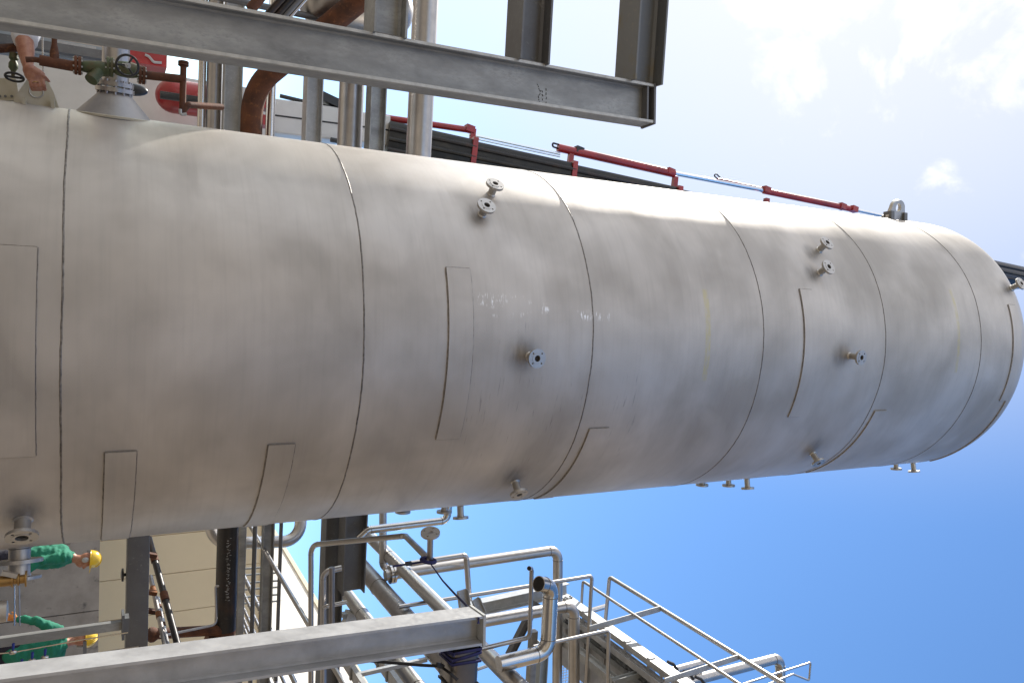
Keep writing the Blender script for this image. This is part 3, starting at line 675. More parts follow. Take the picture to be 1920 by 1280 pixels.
for x, y in ((880, 242), (1085, 282), (1256, 322), (1436, 356), (1578, 387), (1600, 392)):
    p = bA.lerp(bB, onboom(x)); q = at(x, y, p.y); MB().box(q, (.10, .12, .14), Matrix.Rotation(.2, 3, 'Y')).build('cylinder_clamp', mRED if x != 1085 else mBLACK, crane)
hs = at(1046, 280, bA.lerp(bB, onboom(1046)).y)
MB().tube([at(1050, 272, hs.y), at(1036, 268, hs.y), at(1036, 275, hs.y), at(1050, 280, hs.y)], .016, 8, .05).build('hose', mBLACK, crane)
MB().tube([at(1345, 335, hs.y - .4), at(1338, 329, hs.y - .4), at(1343, 326, hs.y - .4), at(1352, 335, hs.y - .4)], .012, 8, .03).build('hose', mBLACK, crane)
# light grey main arm with joint line
m_ = MB(); armA = at(505, 222, 11.3); armB = at(724, 250, 11.3)
kh = px(64, armA)
m_.prism(rsec(kh, kh * .8, .03), armA, armA.lerp(armB, .55), ups); m_.build('main_arm', mWHITE, crane)
MB().prism(rsec(kh * .92, kh * .8, .03), armA.lerp(armB, .555), armB, ups).build('arm_head', mWHITE, crane)
s_, u_ = perp(armB - armA, ups)
ln_ = MB(); off = s_ * (-kh * .405) if s_.y > 0 else s_ * (kh * .405)
ln_.tube([armA + off, armB + off], .012, 6); ln_.build('seam_strip', mBLACK, crane)
MB().tube([at(525, 180, 11.2), at(575, 192, 11.2), at(625, 204, 11.2), at(640, 188, 11.2)], .03, 8, .05).build('hose', mBLACK, crane)
MB().box(at(618, 190, 11.2), (.12, .2, .28), Matrix.Rotation(.3, 3, 'Y')).build('spotlight', mBLACK, crane)
MB().tube([at(620, 262, 11.0), at(640, 266, 11.0), at(655, 258, 11.0)], .035, 8, .05).build('hose', mBLACK, crane)
for yy in (196, 228): MB().box(at(493, yy, 11.1), (.14, .2, .17)).build('arm_pin', mRED, crane)
# red rounded base housing with black stripe
hb = at(345, 183, 10.6); k = px(1, hb)
hz = MB(); hz.lathe(at(326, 181, 10.6), at(400, 192, 10.6) - at(326, 181, 10.6), [(.01, -32 * k)] + [(31 * k * math.sin(PI/2*i/7), -32 * k * math.cos(PI/2*i/7)) for i in range(1, 8)] + [(31 * k, 75 * k)], 28)
hzo = hz.build('slewing_housing', mRED, crane)
st = MB(); st.prism(rsec(13 * k, 8 * k, .01, 2), at(300, 178, 10.25), at(398, 192, 10.25), (-1, 0, 0)); st.build('black_stripe', mBLACK, hzo)
MB().box(at(520, 230, 11.45) - V((0, 0, 2.3)), (.55, .5, 3.2)).build('crane_column', mWHITE, crane)
MB().box((hb.x, 11.4, .3), (3.4, 1.4, .5)).build('chassis', mBLKS, crane)

# red lorry cab panel beyond
cab = thing('lorry', 'red lorry panel with a grey grab handle behind the handwheel valve', 'lorry', (at(280, 110, 12).x, 12, 0))
p = at(280, 112, 12); k = px(1, p)
MB().box((p.x - .1, 12.4, p.z - .02), (46 * k, .8, 66 * k)).build('cab_panel', mRED, cab)
MB().tube([at(272, 103, 11.97), at(279, 106, 11.97), at(288, 117, 11.97), at(303, 118, 11.97)], .018, 8, .04).build('grab_handle', mGREYP, cab)
MB().box((p.x - .1, 12.5, (p.z - .5 * 66 * k - .05) / 2), (.12, .12, p.z - .5 * 66 * k - .1)).build('cab_post', mGALVD, cab)
MB().ball(at(248, 168, 9.6), (.07, .06, .16)).build('mirror', mBLACK, cab)

# backdrop on the left: concrete wall, painted cabinet, cream hut
wl = thing('concrete_wall', 'weathered grey concrete wall behind the bracket and rusty valve, low on the left', 'wall', (at(100, 150, 15).x, 15, 0))
pz = at(222, 150, 15).z; xl, xr = at(100, -60, 15).x, at(100, 330, 15).x
n = 3
for i in range(n): MB().box((xl + (xr - xl) * (i + .5) / n, 15.15, pz / 2), ((xr - xl) / n - .02, .3, pz)).build('wall_panel', mCONC, wl)
cbn = thing('cabinet', 'blue grey steel cabinet in front of the concrete wall, above the rusty pipe', 'cabinet', (at(140, 100, 13).x, 13, 0))
q0, q1 = at(92, 70, 13), at(193, 118, 13)
MB().box(((q0.x + q1.x) / 2, 13.3, q1.z / 2), (abs(q1.x - q0.x), .5, q1.z)).build('body', mCABIN, cbn)
MB().box(((q0.x + q1.x) / 2, 13.03, q1.z * .8), (abs(q1.x - q0.x) * .8, .04, q1.z * .3)).build('door', mGALVB, cbn)
ch = thing('hut', 'cream panelled hut between the cone and the red crane housing', 'hut', (at(280, 180, 14).x, 14, 0))
q0, q1 = at(250, 130, 14), at(302, 214, 14)
MB().box(((q0.x + q1.x) / 2, 14.4, q1.z / 2), (abs(q1.x - q0.x), .8, q1.z)).build('wall', mCONCL, ch)
MB().tube([at(258, 178, 13.97), at(298, 184, 13.97)], .012, 6).build('joint', mBLACK, ch)

# ================================================================== rusty valve assembly, left
Yv = 5.0
va = thing('valve_assembly', 'rusty pipe run with olive strainer, gate valve and black handwheel beside the vessel cone', 'valve', at(60, 112, Yv))
kv = px(1, at(200, 125, Yv))
MB().tube([at(48, 112, Yv), at(66, 112, Yv), at(82, 115, Yv)], 5 * kv, 14, 0, radii=None).build('reducer', mRUST, va)
MB().tube([at(74, 113, Yv), at(140, 125, Yv)], 9.5 * kv, 18).build('pipe', mRUST, va)
MB().lathe(at(102, 118, Yv), at(102, 60, Yv) - at(102, 118, Yv), [(8 * kv, 0), (7.6 * kv, 18 * kv), (4.5 * kv, 34 * kv), (4.5 * kv, 60 * kv)], 16).build('branch', mRUST, va)
va_d = (at(265, 140, Yv) - at(140, 122, Yv)).normalized()
def fpair(x, y, r, mat):
    c = at(x, y, Yv); o = MB().lathe(c - va_d * 5.5 * kv, va_d, [(r * kv, 0), (r * kv, 4.6 * kv), (r * .8 * kv, 4.7 * kv), (r * .8 * kv, 6 * kv), (r * kv, 6.1 * kv), (r * kv, 11 * kv)], 24).build('flange_pair', mat, va)
    s_, u_ = perp(va_d)
    for j in range(8):
        a = 2 * PI * (j + .5) / 8; MB().lathe(c - va_d * 8 * kv + (s_ * math.cos(a) + u_ * math.sin(a)) * r * .8 * kv, va_d, [(1.7 * kv, 0), (1.7 * kv, 16 * kv)], 6).build('bolt', mGALVB, o)
fpair(146, 123, 17, mRUST); fpair(206, 126, 18, mGREENV); fpair(266, 141, 17, mRUST)
MB().lathe(at(151, 124, Yv), va_d, [(9 * kv, 0), (12 * kv, 16 * kv), (14 * kv, 32 * kv), (11 * kv, 50 * kv)], 20).build('strainer_body', mGREENV, va)
MB().lathe(at(190, 128, Yv), at(166, 156, Yv - .05) - at(190, 128, Yv), [(11 * kv, 0), (9.5 * kv, 26 * kv), (11.5 * kv, 27 * kv), (11.5 * kv, 36 * kv)], 20).build('strainer_leg', mGREENV, va)
MB().lathe(at(210, 127, Yv), va_d, [(10 * kv, 0), (14 * kv, 14 * kv), (15 * kv, 26 * kv), (14 * kv, 36 * kv), (10 * kv, 50 * kv)], 20).build('gate_body', mGREENV, va)
wc = at(239, 123, Yv - .22); wax = (CAM + V((0, 0, .6)) - wc).normalized()
hw = MB().torus(wc, wax, 18 * kv, 2.3 * kv, 32, 8).build('handwheel', mBLACK, va)
s_, u_ = perp(wax)
for j in range(3):
    a = 2 * PI * j / 3 + .5; MB().tube([wc, wc + (s_ * math.cos(a) + u_ * math.sin(a)) * 18 * kv], 1.8 * kv, 8).build('spoke', mBLACK, hw)
MB().lathe(wc - wax * .2, wax, [(2.8 * kv, 0), (2.8 * kv, .2), (4.8 * kv, .2), (4.8 * kv, .225), (1.8 * kv, .225), (1.8 * kv, .25)], 12).build('stem', mGALVB, hw)
MB().tube([at(271, 141, Yv), at(346, 149, Yv)], 8 * kv, 16).build('pipe', mRUST, va)
MB().tube([at(344, 122, Yv), at(342, 214, Yv)], 6 * kv, 16).build('tee_pipe', mRUST, va)
MB().lathe(at(344, 116, Yv), V((1, 0, 0)), [(10 * kv, 0), (10 * kv, 3.5 * kv), (8 * kv, 3.6 * kv), (8 * kv, 5 * kv), (10 * kv, 5.1 * kv), (10 * kv, 8 * kv)], 20).build('tee_flange', mRUST, va)
MB().tube([at(340, 212, Yv), at(352, 197, Yv), at(416, 201, Yv + .2)], 6.5 * kv, 16, 10 * kv).build('elbow', mRUST, va)
MB().tube([at(338, 205, Yv - .03), at(338, 216, Yv - .03), at(350, 214, Yv - .03)], 3 * kv, 12, .02).build('drain_stub', mGALVB, va)
# second valve at the picture's edge
v2 = thing('valve', 'small olive valve with a flat black handwheel beside the bare forearm', 'valve', at(25, 100, 5.3))
k2 = px(1, at(25, 120, 5.3))
MB().lathe(at(26, 100, 5.3), V((1, 0, -.02)), [(7 * k2, 0), (8 * k2, 10 * k2), (5 * k2, 14 * k2), (8 * k2, 20 * k2), (8 * k2, 28 * k2), (4 * k2, 34 * k2), (3 * k2, 44 * k2)], 18).build('bonnet', mGREENV, v2)
w2 = MB().torus(at(27, 145, 5.3), V((1, -.25, -.05)), 15 * k2, 2.2 * k2).build('handwheel', mBLACK, v2)
MB().box(at(27, 145, 5.3), (3 * k2, 5 * k2, 28 * k2)).build('spoke', mBLACK, w2)
MB().tube([at(-10, 92, 5.3), at(60, 88, 5.4)], 8 * k2, 14).build('pipe', mRUST, v2)
# cream bolted plate at the foot
pp = thing('base_plate', 'worn cream steel plate with a row of bolts, at the lower left corner', 'plate', at(5, 170, 5.5))
MB().slab([at(-25, 148, 5.55), at(30, 146, 5.55), at(36, 188, 5.55), at(-25, 190, 5.55)], (0, .02, 0)).build('plate', mCREAM, pp)
for bx in (0, 10, 22): MB().lathe(at(bx, 181, 5.55), (0, -1, 0), [(2.6 * k2, 0), (2.6 * k2, 2 * k2)], 6).build('bolt', mGALVD, pp)
tg = thing('thin_tube', 'thin bright vertical tube passing behind the hand at the lower left', 'tube', at(82, 130, 5.7))
o = MB().tube([at(80, 70, 5.8), at(81, 182, 5.8)], 1.6 * k2, 8).build('tube', mSSP, tg)

# ================================================================== right galvanised post (foreground)
YR = 2.6
rA = at(480, 1210, YR); rB = at(893, 1156, YR)
tiltR = (rB.x - rA.x) / (rB.z - rA.z); td = V((tiltR, 0, 1))
frR = thing('steel_post', 'galvanised steel post with a sunlit flange, foreground right of the vessel', 'post', (rA.x, YR, 0))
hR = px(62, at(480, 1230, YR)); bR = hR * 1.08
p0 = rA - td * rA.z; p1 = rA + td * (rB.z - rA.z)
ctrX = V((hR * .30, 0, 0))
MB().prism(isec(hR, bR, .007, .009), p0 + ctrX, p1 + ctrX, (1, 0, 0)).build('post', mGALVP, frR)
MB().prism([(-bR/2 - .003, -hR/2 - .004), (bR/2 + .003, -hR/2 - .004), (bR/2 + .003, hR/2 + .004), (-bR/2 - .003, hR/2 + .004)], p1 + ctrX, p1 + ctrX + V((0, 0, .010)), (1, 0, 0)).build('end_plate', mGALVB, frR)
sb0 = at(869, 1196, YR + .02); sb0 = V((p1.x + ctrX.x + hR / 2 + .002, YR, p1.z - px(31, p1)))
wS = px(56, sb0)
MB().prism(rsec(wS, wS, .02), sb0, sb0 + ACR * 1.6, (0, 0, 1)).build('tube_arm', mSSK, frR)
# straps
st = thing('ratchet_strap', 'navy blue webbing strap running from the flanged stub to the post head', 'strap', at(805, 1052, YR + .5))
def ribbon(pts, w, mat, name, parent, wd=(0, 0, 1), th=.002):
    m = MB(); vs = []; pts = [V(p) for p in pts]
    for i, p in enumerate(pts):
        d = (pts[min(i + 1, len(pts) - 1)] - pts[max(i - 1, 0)]).normalized(); s = d.cross(V((0, -1, .3))).normalized(); nn = s.cross(d).normalized()
        for a_, b_ in ((-w/2, -th), (w/2, -th), (w/2, th), (-w/2, th)): vs.append(p + s * a_ + nn * b_)
    n_ = len(pts)
    m.add(vs, [(i*4+k_, i*4+(k_+1) % 4, (i+1)*4+(k_+1) % 4, (i+1)*4+k_) for i in range(n_-1) for k_ in range(4)] + [(0,1,2,3), (n_*4-4, n_*4-3, n_*4-2, n_*4-1)])
    return m.build(name, mat, parent)
kS = px(1, p1)
ribbon([at(803, 1050, 4.4), at(830, 1088, 4.1), at(852, 1112, 3.8), at(872, 1132, 3.5), at(898, 1160, YR - .09), at(897, 1168, YR - .09)], 5.5 * kS, mNAVYS, 'webbing', st)
ribbon([at(803, 1051, 4.4), at(778, 1055, 4.45), at(757, 1058, 4.5), at(737, 1061, 4.5)], 6 * kS, mNAVYS, 'loose_end', st)
MB().torus(at(803, 1050, 4.4), (1, .1, -.15), .042, .012, 18, 8).build('loop', mNAVYS, st)
MB().box(at(766, 1056, 4.46), (.02, .03, .035)).build('buckle', mBLACK, st)
st2 = thing('tie_down_strap', 'navy strap wound twice round the square arm under the post head', 'strap', at(870, 1215, YR))
def wrap(xa, drop, mat, par, w):
    c0 = sb0 + ACR * xa; h = wS / 2 + .004; pts = [c0 + V((0, -h, -h)) , c0 + V((drop * .4, -h, 0)), c0 + V((drop, -h, h)), c0 + V((drop, 0, h)), c0 + V((drop, h, h)), c0 + V((0, h, -h)), c0 + V((0, -h, -h))]
    m = MB(); vs = []
    for p in pts:
        for dx in (-w/2, w/2): vs.append(p + ACR * dx)
    m.add(vs, [(i*2, i*2+1, i*2+3, i*2+2) for i in range(len(pts)-1)])
    o = m.build('webbing_turn', mat, par); o.modifiers.new('t', 'SOLIDIFY').thickness = .003; return o
wrap(.01, .0, mNAVYS, st2, .010); wrap(.035, -.012, mNAVYS, st2, .011); wrap(.05, .004, mNAVYS, st2, .010)
ribbon([at(798, 1214, YR + .1), at(822, 1216, YR + .08), at(838, 1222, YR), at(852, 1228, YR - .07)], 5 * kS, mNAVYS, 'tail', st2)
st3 = thing('tie_down_strap', 'black strap stretched from the post flange to the square arm', 'strap', at(760, 1245, YR))
wrap(.135, .01, mBLKS2, st3, .010)
ribbon([at(672, 1236, YR + .06), at(730, 1241, YR + .05), at(790, 1246, YR + .03), at(826, 1248, YR + .02), at(845, 1262, YR - .05), at(858, 1274, YR - .07)], 5.5 * kS, mBLKS2, 'webbing', st3)
MB().box(at(825, 1247, YR), (.014, .016, .028), Matrix.Rotation(.4, 3, 'Y')).build('ratchet', mBLACK, st3)

# ================================================================== right: buildings and wall
Yw = 16.5
cw = thing('concrete_wall', 'long low concrete retaining wall behind the two workers in green', 'wall', (at(100, 1100, Yw).x, Yw, 0))
pz = at(186, 1120, Yw).z; xl = at(186, 900, Yw).x
for i in range(5):
    c_ = V((xl, Yw, 0)) + ACR * (i * 2.5 + 1.25)
    MB().prism([(-1.24, 0), (1.24, 0), (1.24, pz), (-1.24, pz)], c_, c_ + DEP * .35, (0, 0, 1)).build('wall_panel', mCONC, cw)
# low yellow building: clad panels
Yy = 19.0
yb = thing('panelled_building', 'low sand yellow building clad in tall flat panels behind the concrete wall', 'building', (at(300, 1100, Yy).x, Yy, 0))
base = at(300, 1003, Yy); kq = px(1, base); zt = at(492, 1050, Yy).z; pw = 76 * kq
MB().prism([(-14, 0), (14, 0), (14, zt - .1), (-14, zt - .1)], V((base.x, Yy, 0)) + ACR * 4 + DEP * .06, V((base.x, Yy, 0)) + ACR * 4 + DEP * 5, (0, 0, 1)).build('body', mCONCL, yb)
for i in range(-4, 8):
    c_ = V((base.x, Yy, 0)) + ACR * (i + .5) * pw
    MB().prism([(-pw/2 + .008, 0), (pw/2 - .008, 0), (pw/2 - .008, zt), (-pw/2 + .008, zt)], c_, c_ + DEP * .05, (0, 0, 1)).build('wall_panel', mYEL, yb)
c_ = V((base.x, Yy, 0)) - DEP * .03
MB().prism([(-8, zt - .02), (12, zt - .02), (12, zt + .18), (-8, zt + .18)], c_, c_ + DEP * .3, (0, 0, 1)).build('roof_edge', mCREAM, yb)
# tall white building behind, its left side lit by the sun and running away from the camera
wb = thing('hall_building', 'tall whitish hall with a sunlit side wall behind the low yellow building', 'building', (at(560, 1080, 27).x, 27, 0))
e_near, e_far = deepline(545, 1045, 29, 1500, back=6)
zt2 = e_near.z
o_ = V((e_near.x, e_near.y, 0)); f_ = V((e_far.x, e_far.y, 0))
far = V((e_near.x, e_near.y, 0)) ; near = V((e_far.x, max(e_far.y, 20.2), 0)); near = far + (near - far)
if near.y < 20.2: near.y = 20.2
L_ = (far - near).length; ddn = (near - far).normalized()
nP = 5
for i in range(nP):
    a_ = far + ddn * (L_ * i / nP + .01); b_ = far + ddn * (L_ * (i + 1) / nP - .01)
    MB().slab([a_, b_, b_ + V((0, 0, zt2)), a_ + V((0, 0, zt2))], ACR * .25).build('wall_panel', mCONCL, wb)
MB().slab([far + ACR * .26, near + ACR * .26, near + ACR * .26 + V((0, 0, zt2 - .1)), far + ACR * .26 + V((0, 0, zt2 - .1))], ACR * 9).build('body', mCONCL, wb)
MB().slab([far - ACR * .06 + V((0, 0, zt2)), near - ACR * .06 + V((0, 0, zt2)), near + ACR * 9.3 + V((0, 0, zt2)), far + ACR * 9.3 + V((0, 0, zt2))], V((0, 0, .14))).build('roof_edge', mCREAM, wb)

# unseen hall and shed, added out of frame to tone the vessel's reflections
mBRN = material('added hall cladding', (.22, .175, .115), .7, 0, noise=(.6, (.18, .14, .09), .4, .7))
mBRD = material('added shed cladding', (.17, .132, .09), .7, 0, noise=(.6, (.14, .108, .073), .4, .7))
rb3 = thing('panelled_building', 'added dark brown shed, unseen beyond the right edge, toning the vessel side by reflection', 'building', (12, 0, 0))
for i in range(6): MB().box((10.5, -12 + i * 4.2, 6.7), (.12, 4.18, 13.4)).build('wall_panel', mBRD, rb3)  # panels of the added unseen shed
MB().box((13.6, -1.5, 6.6), (6, 25, 13.2)).build('body', mBRD, rb3)
rb2 = thing('panelled_building', 'added tan clad hall, unseen behind the camera, warming the vessel by reflection', 'building', (2, -15, 0))
for i in range(12): MB().box((-24 + i * 4.2, -15, 4.2), (4.18, .12, 8.4)).build('wall_panel', mBRN, rb2)  # panels of the added unseen hall
MB().box((-.9, -18.2, 4.1), (50.3, 6, 8.2)).build('body', mCONCL, rb2)

# ================================================================== right: steelwork and pipes behind
def xbeam(label, x, y, Y, yl, yr, w, mat, prof='i', name='steel_beam', group=None):
    a, b = across(x, y, Y, yl, yr); k = px(1, at(x, y, Y))
    return beam_thing(name, label, 'beam', a, b, isec(w * k, w * k, .008, .012) if prof == 'i' else (rsec(w * k, w * k, .01) if prof == 'r' else csec(w * k, w * k * .5, .008)), mat)
def xtube(label, x, y, Y, yl, yr, w, mat, name='pipe'):
    a, b = across(x, y, Y, yl, yr); return tube_thing(name, label, 'pipe', [a, b], px(w / 2, at(x, y, Y)), mat)
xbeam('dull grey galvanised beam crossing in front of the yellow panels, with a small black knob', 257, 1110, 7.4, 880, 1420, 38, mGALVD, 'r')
MB().lathe(at(236, 1076, 7.35), V((0, 0, -1)), [(.012, 0), (.012, .012), (.05, .014), (.05, .026), (.018, .03)], 20)
kn = thing('knob', 'small black round knob on the underside of the grey beam', 'knob', at(236, 1076, 7.4))
MB().lathe(at(240, 1076, 7.4), V((0, 0, -1)), [(.014, 0), (.014, .03), (.055, .034), (.055, .048), (.02, .055)], 20).build('wheel', mBLACK, kn)
# black pipe with a printed line, rusty tee below it
bp = thing('black_pipe', 'thick black steel pipe with a rusty elbow dropping towards the post', 'pipe', at(425, 1090, 8.8))
a, b = across(425, 1090, 8.8, 860, 1182); kb = px(1, at(425, 1090, 8.8))
MB().tube([a, b], 19.5 * kb, 24).build('pipe', mBLKS, bp)
MB().tube([b - ACR * .02, b + ACR * .03, b + ACR * .16 + V((0, 0, -.06)), b + ACR * .12 + V((0, 0, -.2))], 19 * kb, 20, .12).build('elbow', mRUST, bp)
MB().tube([at(415, 1180, 8.8), at(282, 1188, 8.6)], 9.5 * kb, 16).build('drop_pipe', mRUST, bp)
MB().lathe(at(300, 1187, 8.6), V((0, 0, -1)), [(7 * kb, 0), (13 * kb, 10 * kb), (13 * kb, 16 * kb), (8 * kb, 22 * kb)], 16).build('reducer', mRUST, bp)
# mill print: illegible streaks of white dots
dots = MB(); random.seed(11)
t = 0.0; axb = (b - a).normalized(); fr = (CAM - at(425, 1090, 8.8)); fr -= axb * fr.dot(axb); fr.normalize()
sb_ = fr.cross(axb)
st0 = at(420, 1000, 8.8); st0 = a + axb * (st0 - a).dot(axb)
while t < 118 * kb:
    h = random.uniform(1.5, 5.5) * kb; w = random.uniform(.5, 1.5) * kb; u0 = random.uniform(-3, 3) * kb
    ang = .12 + u0 / (19.5 * kb); nrm = fr * math.cos(ang) + sb_ * math.sin(ang); tg_ = -fr * math.sin(ang) + sb_ * math.cos(ang)
    q = st0 + axb * t + nrm * (19.5 * kb + .0035)
    dots.add([q - tg_ * h/2, q + tg_ * h/2, q + tg_ * h/2 + axb * w, q - tg_ * h/2 + axb * w], [(0, 1, 2, 3)])
    t += w + random.choice((.6, .9, 1.3, 3.2)) * kb
mPRINT = material('white mill print', (.42, .42, .42), .7, 0, noise=(120, (.1, .1, .1), .45, .6))
po = dots.build('mill_print', mPRINT, bp); po['kind'] = 'stuff'
xbeam('flat galvanised bar right beside the thick black pipe', 452, 1090, 8.6, 860, 1300, 13, mGALV, 'r', 'steel_bar')
xtube('thin grey tube between the flat bar and the wider galvanised channel', 476, 1060, 8.7, 900, 1300, 8, mGALVD, 'tube')
xbeam('galvanised channel with dark edge between two thin tubes', 500, 1080, 8.5, 870, 1340, 20, mGALV, 'i', 'steel_beam')
xtube('thin grey tube beside the white hall wall', 524, 1080, 8.4, 870, 1300, 7, mGALVD, 'tube')
a, b = deepline(471, 989, 9.2, 1300, back=1.0); tube_thing('brace_tube', 'long thin steel tube slanting past the white hall wall', 'tube', [a, b], px(3.4, at(471, 989, 9.2)), mSS)
for i, (x, y, w, lab) in enumerate(((455, 1075, 7, 'topmost'), (456, 1110, 5, 'second'), (456, 1138, 5, 'third'), (456, 1158, 5, 'fourth'), (457, 1176, 5, 'lowest'))):
    a, b = deepline(x, y, 10.5, 1420, back=.6)
    o = thing('small_pipe', f'{lab} of five thin parallel pipes running towards the camera beside the black pipe', 'pipe', a, 'bundle of thin parallel pipes')
    MB().tube([a, b], px(w / 2, at(x, y, 10.5)), 10).build('tube', mSS, o)
    for q in range(9): MB().torus(a.lerp(b, .08 + q * .05), b - a, px(w / 2, at(x, y, 10.5)) * 1.1, .006, 12, 6).build('clip', mSSP, o)
lr = thing('grating_panel', 'row of short upright bars between the thin tubes and black pipe', 'railing', at(475, 1090, 10))
for y in (1063, 1075, 1090, 1102, 1116, 1128): MB().tube([at(440, y + 4, 10.8), at(520, y - 2, 10.8)], px(2, at(475, y, 10.8)), 8).build('bar', mGALV, lr)
# stainless loop pipe leaving the vessel
lp_ = [at(388, 940, 9.5), at(402, 1019, 9.3), at(562, 1014, 9.3), at(566, 930, 9.5)]
o = tube_thing('loop_pipe', 'stainless pipe loop with two wide bends close to the vessel, below the dark beam', 'pipe', lp_, px(11, lp_[2]), mSS, px(34, lp_[2]))
# brown small-bore pipes leaning in front of the yellow panels
dp = [(279, 1008, 334, 1212, 11, mBLKS), (282, 1080, 311, 1215, 8, mSSD), (296, 1120, 316, 1215, 6, mSS)]
labs = ('thickest of the slanting dark pipes in front of the yellow panels', 'middle slanting dark pipe with an orange rust collar', 'thinnest bright pipe among the slanting pipes by the grey beam')
for (x1, y1, x2, y2, w, mt), lb in zip(dp, labs):
    a, b = at(x1, y1, 8.2), at(x2, y2, 7.2); b = b + (b - a) * .4; o = thing('slanting_pipe', lb, 'pipe', a)
    MB().tube([a, b], px(w / 2, a), 14).build('tube', mt, o)
    for q in (.12, .38): MB().tube([a.lerp(b, q), a.lerp(b, q + .05)], px(w / 2, a) * 1.25, 12).build('collar', mRUSTO if w == 8 else mRUST, o)
cl = thing('pipe_clamp', 'rusty clamp bars tying the slanting pipes to the grey beam', 'clamp', at(285, 1110, 7.8))
for y in (1040, 1110, 1145): MB().box(at(283, y, 7.8), (.035, .07, .10), Matrix.Rotation(.3, 3, 'Y')).build('bar', mRUSTO if y == 1110 else mRUST, cl)
a, b = at(404, 1098, 8.6), at(406, 1170, 8.6)
tube_thing('handrail', 'thin bent rail in front of the yellow panels beside the black pipe', 'rail', [at(410, 1098, 8.6), a, b, at(300, 1192, 8.4)], .012, mSS, .05)
# tubes along the foot, right
tt = thing('instrument_tubing', 'thin steel tubes with blue handled valves in front of the crouching worker', 'tubing', at(25, 1222, 5))
kt = px(1, at(100, 1220, 5.0))
MB().tube([at(-20, 1226, 5.0), at(26, 1222, 5.0), at(152, 1199, 5.0), at(240, 1185, 5.0)], 1.3 * kt, 8, .02).build('tube', mSSP, tt)
MB().tube([at(-20, 1262, 5.0), at(100, 1238, 5.0), at(260, 1212, 5.0)], 2.4 * kt, 8).build('tube', mSS, tt)
MB().tube([at(100, 1245, 5.02), at(250, 1219, 5.02)], 1.6 * kt, 8).build('tube', mSSP, tt)
for x, y in ((24, 1222), (60, 1238), (84, 1232), (40, 1252)):
    q = at(x, y, 4.97); v_ = MB().lathe(q - V((0, 0, 6 * kt)), (0, 0, 1), [(2 * kt, 0), (4 * kt, 3 * kt), (4 * kt, 9 * kt), (2 * kt, 12 * kt)], 12).build('valve_body', mSSP, tt)
    MB().lathe(q, V((-1, -.15, .05)), [(1.6 * kt, 0), (1.6 * kt, 7 * kt), (2.4 * kt, 7 * kt), (2.4 * kt, 17 * kt)], 10).build('handle', mBLUE, v_)
MB().box(at(159, 1218, 4.95), (32 * kt, .02, 6 * kt)).build('bracket', mGALVD, tt)
# slender aluminium post in front of worker
pst = thing('slender_post', 'slender light grey square post in front of the stooping worker in green', 'post', (at(100, 1190, 6).x, 6, 0))
a, b = at(0, 1203, 6.0), at(228, 1170, 6.0); X_ = (a.x + b.x) / 2
MB().prism(rsec(px(17, a), px(17, a), .006), V((X_, 6, 0)), V((X_, 6, b.z)), (1, 0, 0)).build('post', mGALV, pst)
MB().box((X_, 6, b.z + .008), (px(46, b), px(40, b), .016)).build('head_plate', mGALVD, pst)
MB().box((X_, 6, b.z + .03 + .0), (px(30, b), px(30, b), .03)).build('pad', mGALVD, pst)
# brass union and white flanges by the vessel
bu = thing('brass_valve', 'brass valve with white flanges and two thin tubes beside the big vessel nozzle', 'valve', at(20, 1090, 4.8))
kx = px(1, at(20, 1090, 4.8))
MB().lathe(at(-12, 1091, 4.8), V((0, 0, 1)), [(10 * kx, 0), (10 * kx, 28 * kx), (13 * kx, 28 * kx), (13 * kx, 31 * kx), (8 * kx, 32 * kx), (8 * kx, 37 * kx), (11 * kx, 38 * kx), (11 * kx, 41 * kx), (8 * kx, 42 * kx), (8 * kx, 49 * kx), (15 * kx, 50 * kx), (15 * kx, 53 * kx)], 20).build('body', mBRASS, bu)
MB().box(at(18, 1076, 4.78), (8 * kx, 10 * kx, 26 * kx), Matrix.Rotation(.35, 3, 'Y')).build('bonnet', mFLG, bu)
MB().tube([at(27, 1098, 4.82), at(27, 1172, 4.82)], 1.6 * kx, 8).build('tube', mSSP, bu)
MB().tube([at(36, 1098, 4.84), at(37, 1172, 4.84)], 1.2 * kx, 8).build('tube', mSS, bu)
wf = thing('flanged_spool', 'pale bolted flange cut off by the bottom edge beside the brass valve', 'flange', at(0, 1148, 4.6))
MB().lathe(at(-14, 1148, 4.6), V((0, 0, 1)), [(24 * kx, 0), (24 * kx, 9 * kx), (19 * kx, 10 * kx), (19 * kx, 22 * kx), (8 * kx, 24 * kx)], 28).build('flange', mFLG, wf)

# dark double beam
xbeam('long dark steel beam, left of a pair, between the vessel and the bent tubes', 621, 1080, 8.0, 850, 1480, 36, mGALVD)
xbeam('short dark steel beam with a cut end, right one of a pair next to the vessel', 660, 1040, 7.7, 850, 1108, 42, mGALVD)
